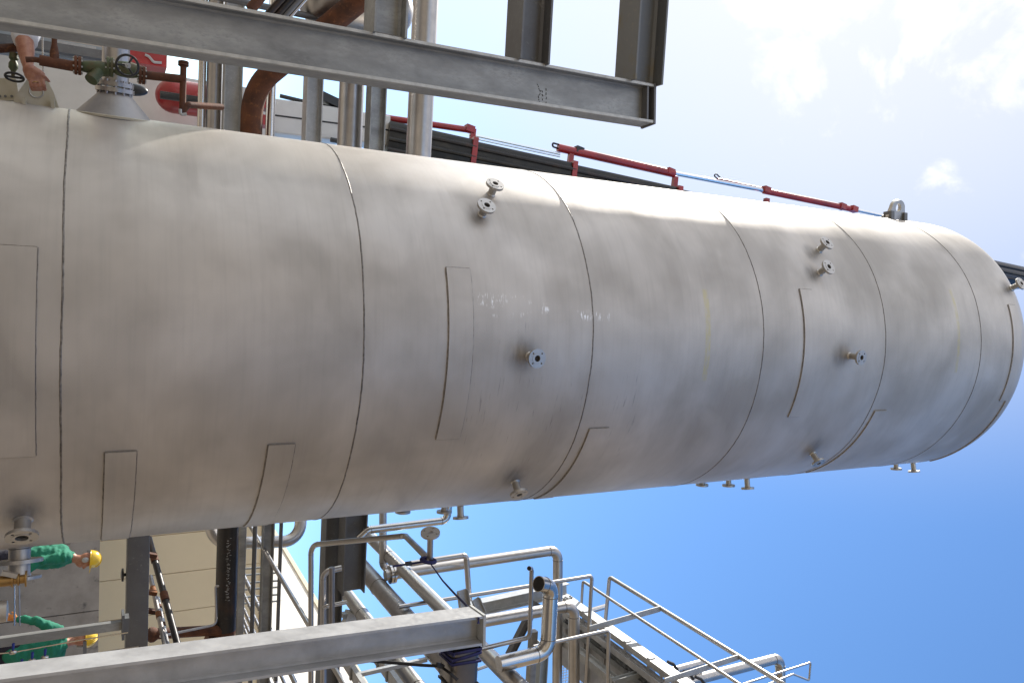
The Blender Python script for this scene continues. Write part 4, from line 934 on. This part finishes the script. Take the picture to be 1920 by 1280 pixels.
# pipes running towards the camera
for x, y, Y, w, mt, lb in ((683, 995, 9.5, 21, mSS, 'upper of three stainless pipes running diagonally to the post head'),
                           (672, 1056, 9.0, 30, mSSD, 'thickest and darkest of three diagonal pipes behind the post'),
                           (640, 1100, 9.2, 23, mSS, 'lowest of the three diagonal pipes, ending at the dark beam')):
    a, b = deepline(x, y, Y, 1480, back=.3 if x != 640 else .1); o = thing('stainless_pipe', lb, 'pipe', a)
    r_ = px(w / 2, at(x, y, Y)); MB().tube([a, b], r_, 22).build('tube', mt, o); weldrings(o, [(a.lerp(b, .22), b - a), (a.lerp(b, .62), b - a)], r_)
def pipe_t(label, pts, Y, w, mat, bend, name='stainless_pipe', welds=True):
    ps = [at(p[0], p[1], p[2] if len(p) > 2 else Y) for p in pts]; r = px(w / 2, ps[0]); o = thing(name, label, 'pipe', ps[0])
    MB().tube(ps, r, 20, px(bend, ps[0])).build('tube', mat, o)
    if welds and bend:
        for i in range(1, len(ps) - 1):
            d1 = (ps[i - 1] - ps[i]); d2 = (ps[i + 1] - ps[i])
            ang = d1.angle(d2); t = px(bend, ps[0]) / math.tan(ang / 2)
            for d in (d1, d2):
                if d.length > t * 1.15: MB().torus(ps[i] + d.normalized() * t, d, r, r * .07, 18, 6).build('weld_ring', mWELD, o)
    return o, ps
pipe_t('polished short pipe with an elbow right beside the vessel nozzles', [(672, 1010, 7.5), (690, 993, 7.5), (838, 975, 7.5), (842, 940, 7.5)], 7.5, 15, mSSP, 14)
pipe_t('plain pipe stub crossing behind the polished elbow pipe', [(718, 930, 8.6), (718, 1060, 8.6), (745, 1078, 8.6)], 8.6, 14, mSS, 14)
o, ps = pipe_t('slim stainless tube bent over the dark beams and rising to the flanged stub', [(583, 1290, 6.2), (583, 1021, 6.2), (760, 1004, 5.4), (806, 1050, 4.4)], 6.2, 10, mSS, 22)
fs = thing('flanged_stub', 'upright drilled flange on a thin stem tied with the navy strap', 'nozzle', at(806, 1050, 4.4))
ku = px(1, at(806, 1020, 4.4))
q0 = at(806, 1054, 4.4); q1 = at(807, 998, 4.34); dq = q1 - q0
MB().tube([q0, q1], 5.6 * ku, 16).build('stem', mSS, fs)
ff = bpy.data.objects.new('flange', flange_mesh('flange', 18 * ku, 5 * ku, 12.5 * ku, 1.9 * ku, 4, 4 * ku)); COL.objects.link(ff); ff.data.materials.append(mFLG)
ff.parent = fs; qm = (dq.normalized() + V((0, -.08, -.06))).normalized().to_track_quat('Z', 'Y').to_matrix().to_4x4(); qm.translation = q1 - V(fs['_o']) - dq.normalized() * 3 * ku; ff.matrix_local = qm
pipe_t('small pipe hooked over beside the dark beam, below the bent tube', [(606, 1290), (606, 1072), (640, 1064)], 7.0, 11, mSS, 14)
pipe_t('short straight capped pipe in front of the dark beam', [(622, 1190), (622, 1063)], 6.6, 11, mSSD, 0)
pipe_t('thin cross pipe joining the short capped pipe', [(606, 1140), (612, 1136), (650, 1128)], 6.9, 8, mSS, 5)
o, ps = pipe_t('tall stainless riser with an elbow at its top right of the flanged stub', [(722, 1078), (1046, 1030), (1044, 1420)], 8.2, 21, mSS, 22)
MB().lathe(ps[0] + V((0, 0, .05)), (0, 0, 1), [(.10, 0), (.10, .025), (.07, .026), (.07, .034), (.10, .035), (.10, .06)], 24).build('flange', mSSP, o)
pipe_t('thin pipe running along the top of the tall riser', [(770, 1056), (874, 1040), (880, 1125)], 8.0, 11, mSS, 9)
o, ps = pipe_t('stainless pipe bent over behind the wide vent, lower than the tall riser', [(860, 1172), (1076, 1134), (1077, 1420)], 7.6, 23, mSS, 24)
# vents with open mouths
def vent(label, pts, Y, w, bend, mat):
    ps = [at(p[0], p[1], Y) for p in pts]; ps[0] = ps[0] - V((0, .05, 0)); r = px(w / 2, ps[1]); o = thing('vent_pipe', label, 'vent', ps[-1])
    MB().tube(ps, r, 24, px(bend, ps[1])).build('tube', mat, o)
    d = (ps[0] - ps[1]).normalized()
    MB().lathe(ps[0] - d * .002, d, [(r * .9, 0), (r * .9, .004)], 22).build('mouth', mHOLE, o)
    MB().lathe(ps[0], d, [(r, -.004), (r * 1.01, .006), (r * .9, .006), (r * .9, .001)], 22, caps=False).build('rim', mSSP, o)
    for i in range(1, len(ps) - 1):
        d1 = ps[i - 1] - ps[i]; d2 = ps[i + 1] - ps[i]; t = px(bend, ps[1]) / math.tan(d1.angle(d2) / 2)
        for dd_ in (d1, d2):
            if dd_.length > t * 1.1: MB().torus(ps[i] + dd_.normalized() * t, dd_, r, r * .05, 20, 6).build('weld_ring', mWELD, o)
    return o, ps
vent('wide S bent stainless vent with a dark open mouth', [(1005, 1091), (1033, 1098), (1027, 1222), (935, 1244)], 5.6, 29, 27, mSSP)
vent('narrow S bent vent tube with a small open mouth beside the wide vent', [(987, 1062), (997, 1066), (993, 1194), (895, 1217)], 5.8, 8.5, 9, mSS)
# bright upright behind
a, b = at(880, 1142, 9.0), at(1062, 1102, 9.0)
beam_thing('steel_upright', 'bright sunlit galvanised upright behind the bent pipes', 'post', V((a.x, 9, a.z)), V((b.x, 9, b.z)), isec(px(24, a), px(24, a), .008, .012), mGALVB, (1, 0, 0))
# bracket by strap
bk = thing('channel_bracket', 'short galvanised channel bracket just beyond the post head', 'bracket', at(890, 1130, 5.5))
a, b = at(865, 1105, 5.5), at(872, 1160, 5.5); MB().prism(csec(px(20, a), px(12, a), .005), a, b, (0, 0, 1)).build('channel', mGALVB, bk)
a, b = at(890, 1122, 5.45), at(902, 1150, 5.45); MB().prism(csec(px(16, a), px(10, a), .005), a, b, (0, 0, 1)).build('channel', mGALVB, bk)

# ================================================================== walkway platform, upper right
plat = thing('walkway_platform', 'galvanised walkway seen from below with guard rails, upper right against blue sky', 'platform', at(1058, 1112, 8.6))
def dl(x, y, Y, ye): return deepline(x, y, Y, ye, back=.02)
a, b = dl(1060, 1116, 8.6, 1430); k8 = px(1, a)
MB().prism(csec(20 * k8, 10 * k8, .008), b, a, (0, 0, 1)).build('edge_beam', mGALVB, plat)
a2, b2 = dl(1048, 1138, 8.6, 1430); MB().prism(isec(14 * k8, 10 * k8, .006, .008), b2, a2, (0, 0, 1)).build('stringer', mGALVP, plat)
a3, b3 = dl(1050, 1160, 8.6, 1430); MB().prism(isec(12 * k8, 9 * k8, .006, .008), b3, a3, (0, 0, 1)).build('stringer', mGALV, plat)
a4, b4 = dl(1036, 1182, 8.5, 1430); MB().prism(isec(15 * k8, 13 * k8, .007, .009), b4, a4, (0, 0, 1)).build('inner_beam', mGALVB, plat)
dz = V((0, 0, 9 * k8))
MB().slab([a2 + dz, b2 + dz, b2 + dz + ACR * .75, a2 + dz + ACR * .75], V((0, 0, .02))).build('deck_plate', mGALVP, plat)
for i in range(9):
    q = a.lerp(b, (i + .3) / 9.0); MB().box(q + ACR * .3 - V((0, 0, .02)), (.62, .05, .08)).build('cross_member', mGALVP, plat)
for q in (.02, .03): 
    for dzz in (-.035, .035): MB().lathe(a.lerp(b, q) + V((0, 0, dzz)) - ACR * .004, -ACR, [(.013, 0), (.013, .012)], 6).build('bolt', mBLACK, plat)
# guard rail: two rails, flat uprights
ra, rb_ = deepline(1143, 1081, 8.4, 1400); ma, mb2 = deepline(1093, 1089, 8.4, 1420)
rail = MB().tube([ra + ACR * .62 + V((0, 0, -.02)), ra, rb_], px(3.6, ra), 12, .04).build('top_rail', mSS, plat)
MB().tube([ma + ACR * .32, ma, mb2], px(2.6, ma), 10, .03).build('mid_rail', mSS, plat)
for x1, y1, x2, y2 in ((1105, 1178, 1240, 1140), (1246, 1276, 1392, 1231)):
    best = min(((abs(proj(ra.lerp(rb_, t / 300))[1] - y2), t / 300) for t in range(301)))[1]
    p = ra.lerp(rb_, best); q = at(x1, y1, p.y); MB().prism(rsec(.012, px(11, p), .003, 2), q, p - V((0, 0, .01)), DEP).build('upright', mGALVB, plat)
# bent hand tubes in front
pipe_t('bent handrail tube rising beside the vents and turning right, upper one', [(748, 1137), (1110, 1079), (1097, 1300)], 7.4, 8, mSS, 7, 'handrail')
pipe_t('bent handrail tube below the other, in front of the walkway beam', [(1000, 1212), (1141, 1181), (1139, 1330)], 6.9, 7.5, mSS, 7, 'handrail')
pipe_t('thin rail tube passing behind the wide vent towards the post head', [(895, 1254), (1040, 1203)], 7.0, 6, mSS, 0, 'handrail')
# uprights and mesh under the walkway
xbeam('plain galvanised bar standing beside the mesh panel and wide vent', 997, 1230, 8.8, 1180, 1420, 14, mGALV, 'r', 'steel_bar')
xbeam('dark blue grey bar between the plain bar and the riser', 1017, 1230, 9.2, 1200, 1420, 17, mCABIN, 'i', 'steel_bar')
xtube('slim tube in front of the mesh panels under the walkway', 1099, 1250, 8.0, 1216, 1420, 7, mSSD, 'tube')
ms = thing('mesh_panel', 'wire mesh panel under the walkway with sky showing through', 'mesh', at(1085, 1240, 9.6))
wm = MB(); pA = at(1048, 1180, 9.6); kk = px(1, pA)
for i in range(17): q = at(1048 + i * 5, 1240, 9.6); wm.tube([q - ACR * 55 * kk, q + ACR * 120 * kk], .4 * kk + .002, 4)
for j in range(26): q = at(1046, 1178 + j * 5, 9.6); wm.tube([q, q + V((0, 0, 84 * kk * 1.05))], .4 * kk + .002, 4)
w_ = wm.build('wire_grid', mGALVB, ms); w_['kind'] = 'stuff'
MB().prism(rsec(.04, .03, .004, 2), at(1046, 1178, 9.6), at(1046, 1178, 9.6) + V((0, 0, 84 * kk * 1.05)), None).build('frame', mGALVB, ms)
# bracing at left of it
a, b = at(955, 1228, 8.8), at(1006, 1128, 8.8)
beam_thing('brace', 'dark steel brace slanting between the vents', 'brace', a, b, isec(px(13, a), px(13, a), .006, .008), mGALVD)
# platform end block
eb = thing('beam_bracket', 'galvanised bracket plate hanging on the inner walkway beam', 'bracket', at(1200, 1262, 7.6))
MB().box(at(1206, 1262, 7.0), (.10, .05, .13), Matrix.Rotation(.1, 3, 'Y')).build('plate', mGALV, eb)
a, b = at(1150, 1277, 6.9), at(1200, 1262, 6.9); MB().prism(isec(px(12, a), px(10, a), .005, .007), a, b, None).build('arm', mGALV, eb)
# pipes beyond the platform
pipe_t('large stainless pipe with elbow beyond the far end of the walkway', [(1270, 1282, 9.5), (1462, 1232, 9.5), (1468, 1400, 9.5)], 9.5, 20, mSS, 18)
pipe_t('short capped pipe beside the large pipe beyond the walkway', [(1240, 1262, 9.6), (1316, 1242, 9.6)], 9.6, 15, mSS, 0)
pipe_t('thin square loop of tube at the far upper right end of the walkway', [(1392, 1282, 8.6), (1520, 1241, 8.6), (1517, 1275, 8.6), (1487, 1263, 8.6), (1440, 1282, 8.6)], 8.6, 4, mSS, 3, 'rail_loop', False)
cc = thing('cable_clamp', 'black cable clamps on the sunlit walkway beam', 'clamp', at(1270, 1250, 8))
for x, y in ((1260, 1244), (1290, 1262), (1312, 1272)): MB().tube([at(x - 8, y - 4, 7.4), at(x + 2, y, 7.4), at(x + 10, y + 10, 7.4)], .02, 8, .02).build('cable', mBLACK, cc)
# white sloping pipe end left of the post
pipe_t('pale pipe stub behind the platform edge beam', [(1105, 1145), (1136, 1136)], 9.2, 10, mSSP, 0)

# galvanised trays under the post, bottom
for x, y, Y, w, lb in ((636, 1226, 7.0, 22, 'galvanised cable tray nearest the dark beam below the post'), (700, 1228, 7.4, 24, 'galvanised cable tray right of its twin below the post')):
    a, b = deepline(x, y, Y, 1500, back=.1); o = thing('cable_tray', lb, 'cable tray', a)
    MB().prism([(p_[1], p_[0]) for p_ in csec(px(w, a), px(9, a), .004)], a, b, None).build('tray', mGALVB, o)
    for q in range(8): MB().box(a.lerp(b, .1 + q * .11) - V((0, 0, .01)), (px(w, a) * .9, .03, .012)).build('rung', mGALV, o)
a, b = at(665, 1262, 6.6), at(800, 1232, 6.6); beam_thing('strut', 'thin galvanised strut crossing over the cable trays', 'strut', a, b, csec(px(9, a), px(7, a), .004), mGALVB)
a, b = at(742, 1290, 8.0), at(748, 1215, 8.0); beam_thing('strut', 'short upright galvanised strut between the diagonal pipes', 'strut', a, b, csec(px(11, a), px(8, a), .004), mGALVB)
jb = thing('junction_box', 'pale sunlit junction box just behind the dark beam and capped pipe', 'box', at(660, 1158, 8.6))
MB().box(at(662, 1160, 8.6), (.16, .12, .2), Matrix.Rotation(.3, 3, 'Y')).build('box', mGALVB, jb)
MB().box(at(648, 1152, 8.6), (.05, .1, .08)).build('gland', mGALV, jb)

# ================================================================== people
def human(o, base, face, hgt, lean, arms, mat_shirt, mat_trs, helm=True, gloves=None):
    """o: the person's Empty; base: point on the ground; face: heading; arms: list of (elbow, wrist) offsets from each shoulder in (right, forward, up)"""
    fwd = V((math.cos(face), math.sin(face), 0)); rt = V((fwd.y, -fwd.x, 0)); up = V((0, 0, 1)); S = hgt / 1.78
    P = lambda r, f, u: V(base) + (rt * r + fwd * f + up * u) * S
    lx = lambda u: lean * max(0, (u - .95)) / .55           # forward lean grows above the hip
    body = MB(); shirt = MB(); trs = MB()
    nk = P(0, lx(1.48), 1.46); hd = P(0, lx(1.6) + .03, 1.63)
    body.limb([nk - up * .05, hd - up * .02], [.058 * S, .056 * S])
    rot = Matrix((rt, fwd, up)).transposed()
    body.ball(hd + up * .02 * S, (.075 * S, .095 * S, .11 * S), rot); body.ball(hd + fwd * .035 * S - up * .06 * S, (.055 * S, .06 * S, .06 * S), rot)
    body.limb([hd + fwd * .085 * S + up * .02 * S, hd + fwd * .112 * S - up * .02 * S], [.010 * S, .017 * S], 8)
    for s in (-1, 1):
        body.ball(hd + rt * s * .077 * S - up * .005 * S, (.012 * S, .022 * S, .033 * S), rot)
        body.ball(hd + rt * s * .03 * S + fwd * .085 * S + up * .018 * S, .012 * S)
    body.ball(hd + fwd * .09 * S - up * .062 * S, (.028 * S, .012 * S, .008 * S), rot)
    # torso
    shirt.limb([P(0, lx(.92), .92), P(0, lx(1.1) + .02, 1.1), P(0, lx(1.3), 1.3), P(0, lx(1.42), 1.41)], [.155 * S, .165 * S, .165 * S, .10 * S], 18)
    for s in (-1, 1): shirt.limb([P(s * .06, lx(.95), .95), P(s * .085, lx(1.25), 1.25), P(s * .10, lx(1.36), 1.36)], [.12 * S, .12 * S, .10 * S], 14)
    for s, (el, wr) in zip((-1, 1), arms):
        sh = P(s * .185, lx(1.38), 1.385); e = sh + (rt * el[0] + fwd * el[1] + up * el[2]) * S; w = e + (rt * wr[0] + fwd * wr[1] + up * wr[2]) * S
        shirt.limb([P(s * .12, lx(1.38), 1.39), sh, e, e.lerp(w, .85)], [.085 * S, .075 * S, .058 * S, .046 * S])
        hn = MB() if gloves else body
        hand(hn, e.lerp(w, .8), w, S)
        if gloves: hn.build('glove', gloves, o, remesh=.007)
    for s in (-1, 1):
        trs.limb([P(s * .09, lx(.95), .93), P(s * .10, .02, .50), P(s * .105, 0, .10)], [.115 * S, .075 * S, .055 * S], 14)
        body.limb([P(s * .105, 0, .11), P(s * .105, 0, .05), P(s * .11, .14, .035)], [.045 * S, .042 * S, .034 * S])
    trs.ball(P(0, lx(.93), .95), (.16 * S, .125 * S, .12 * S), rot)
    # one continuous body runs inside the clothes
    body.limb([nk, P(0, lx(1.3), 1.3), P(0, lx(.95), .95)], [.07, .12 * S, .11 * S])
    for s in (-1, 1): body.limb([P(s * .06, lx(.95), .92), P(s * .10, .02, .50), P(s * .105, 0, .10)], [.09 * S, .06 * S, .045 * S])
    for s, (el, wr) in zip((-1, 1), arms):
        sh = P(s * .185, lx(1.38), 1.385); e = sh + (rt * el[0] + fwd * el[1] + up * el[2]) * S; w = e + (rt * wr[0] + fwd * wr[1] + up * wr[2]) * S
        body.limb([P(0, lx(1.3), 1.33), sh, e, w], [.07 * S, .055 * S, .043 * S, .03 * S])
    body.build('body', mSKIN, o, remesh=.012)
    shirt.build('shirt', mat_shirt, o, remesh=.016, smooth_it=3, wrinkle=.016); trs.build('trousers', mat_trs, o, remesh=.014, wrinkle=.012)
    if helm:
        h = MB(); c = hd + up * .06 * S; prof = [(.118 * S, 0), (.120 * S, .02 * S)] + [(.118 * S * math.cos(PI/2*i/9), .02 * S + .115 * S * math.sin(PI/2*i/9)) for i in range(1, 9)] + [(.004, .136 * S)]
        tilt_ = (up + fwd * .06).normalized(); h.lathe(c, tilt_, prof, 28)
        h.slab([c + fwd * .10 * S + rt * .085 * S, c + fwd * .165 * S + rt * .06 * S - up * .012, c + fwd * .185 * S - up * .016, c + fwd * .165 * S - rt * .06 * S - up * .012, c + fwd * .10 * S - rt * .085 * S], up * .008)
        h.torus(c, tilt_, .120 * S, .006 * S, 28, 6)
        for s in (-.025, 0, .025): h.tube([c + rt * s * S + (fwd * math.cos(a) * .119 + tilt_ * (.02 + .117 * math.sin(a))) * S for a in [PI * (.12 + .76 * i / 10) for i in range(11)]], .006 * S, 6)
        ho = h.build('hard_hat', mHELM, o)
        for s in (-1, 1): MB().ball(hd + rt * s * .092 * S, (.025 * S, .036 * S, .045 * S), rot).build('ear_muff', mGREYP, o)
def hand(mb_, el, wr, S, big=1.0, curl=.6, side=1):
    d = (wr - el).normalized(); s, u = perp(d, (0, -1, .2)); L = .09 * S * big
    pk = wr + d * L
    mb_.limb([wr, wr + d * L * .5], [.026 * S, .033 * S])
    for k in range(4):
        off = (k - 1.5) * .021 * S * big; ln = (.072, .082, .078, .062)[k] * S * big
        r0 = wr + s * off * .6 + d * L * .25; kn_ = pk + s * off
        mid = kn_ + (d * math.cos(curl) - u * math.sin(curl)) * ln * .5
        tip = mid + (d * math.cos(curl * 2.2) - u * math.sin(curl * 2.2)) * ln * .5
        mb_.limb([r0, kn_, mid, tip], [.016 * S * big, .0125 * S * big, .010 * S * big, .0082 * S * big], 8)
    th0 = wr + d * L * .25 + s * side * .03 * S; th1 = th0 + (d * .6 + s * side * .55 - u * .3).normalized() * .045 * S * big; th2 = th1 + (d * .9 - u * .45).normalized() * .035 * S * big
    mb_.limb([th0, th1, th2], [.017 * S, .013 * S, .010 * S], 8)

# worker beside the vessel (side view, looking right)
w1 = at(165, 1030, 12.7)
pw1 = thing('person', 'worker in green long sleeved shirt and yellow hard hat, half hidden by the vessel', 'person', (w1.x, 12.7, 0), 'workers in green with yellow hard hats')
human(pw1, (w1.x - .02, 12.7, 0), math.radians(-12), 1.84, .10, [((-.02, -.03, -.28), (.02, .12, -.22)), ((.05, .02, -.28), (.02, .14, -.2))], mGREEN, mNAVYT)
w2 = at(165, 1206, 11.6)
pw2 = thing('person', 'worker in green jersey and yellow hard hat with elbow out, behind the slender post', 'person', (w2.x, 11.6, 0), 'workers in green with yellow hard hats')
human(pw2, (w2.x - .03, 11.6, 0), math.radians(97), 1.79, .05, [((-.17, -.02, -.22), (-.03, .10, -.24)), ((.03, .05, -.27), (.0, .2, -.1))], mGREEN, mNAVYT, gloves=mORANGE)

# person whose forearm reaches to the bracket
Yh = 5.15
pw3 = thing('person', 'person mostly hidden behind the post, bare forearm and ringed fist resting on the bracket', 'person', (at(100, -25, 5.6).x, 5.6, 0))
sh = at(60, 30, 5.5); el = at(46, 78, 5.28); wr = at(53, 127, Yh)
b3 = V(pw3['_o'])
body = MB()
fd = (wr - el).normalized()
body.limb([sh, el, el.lerp(wr, .35), wr], [.058, .048, .045, .027], 16)
# fist closed on the bracket top
kh_ = px(1, wr)
A = lambda x, y, o=0.0: at(x, y, Yh + o)
body.limb([A(53, 127), A(58, 140), A(64, 146)], [.027, .034, .038], 14)
body.limb([A(56, 132), A(72, 142)], [.036, .036], 14)
for (x0, y0, x1, y1, x2, y2, r) in ((57, 144, 59, 160, 61, 168, 4.0), (63, 146, 66, 162, 68, 168, 4.2), (70, 147, 73, 161, 75, 168, 4.2), (77, 146, 82, 160, 84, 168, 4.0)):
    body.limb([A(x0, y0, .0), A(x1, y1, -.045), A(x2, y2, -.01), A(x2, y2 - 3, .03)], [r * 1.25 * kh_, r * kh_, r * .92 * kh_, r * .8 * kh_], 10)
body.limb([A(74, 140), A(84, 145, -.02), A(92, 153, .0)], [4.6 * kh_, 3.8 * kh_, 2.7 * kh_], 10)
# trunk, head and legs behind the post
body.limb([b3 + V((0, 0, 1.5)), b3 + V((0, 0, 1.62))], [.06, .06], 12); body.ball(b3 + V((.02, 0, 1.66)), (.095, .08, .115))
body.limb([b3 + V((0, 0, 1.45)), b3 + V((0, 0, 1.2)), b3 + V((0, 0, .95))], [.1, .13, .12], 14); body.limb([b3 + V((0, 0, 1.4)), sh], [.08, .062], 12)
for s in (-1, 1): body.limb([b3 + V((0, s * .09, .92)), b3 + V((0, s * .1, .5)), b3 + V((0, s * .1, .09)), b3 + V((.14, s * .1, .04))], [.09, .06, .045, .035], 12)
body.build('body', mSKIN, pw3, remesh=.0055, smooth_it=3)
sv = MB(); sv.limb([b3 + V((.0, 0, 1.4)), sh, at(47, 71, 5.31)], [.10, .085, .071], 16)
sv.limb([b3 + V((0, 0, 1.38)), b3 + V((0, 0, 1.15)), b3 + V((0, 0, .92))], [.14, .165, .16], 18); sv.build('shirt', mWSHIRT, pw3, remesh=.010, wrinkle=.010)
tr = MB()
for s in (-1, 1): tr.limb([b3 + V((0, s * .08, .93)), b3 + V((0, s * .1, .5)), b3 + V((0, s * .1, .1))], [.125, .085, .07], 12)
tr.build('trousers', mNAVYT, pw3, remesh=.014)
rg = A(66.5, 155, -.045); MB().torus(rg, (A(70, 168) - A(66, 150)), 4.6 * kh_, 1.0 * kh_, 18, 6).build('ring', mBRASS, pw3)

for o in SC.objects:
    if '_o' in o: del o['_o']
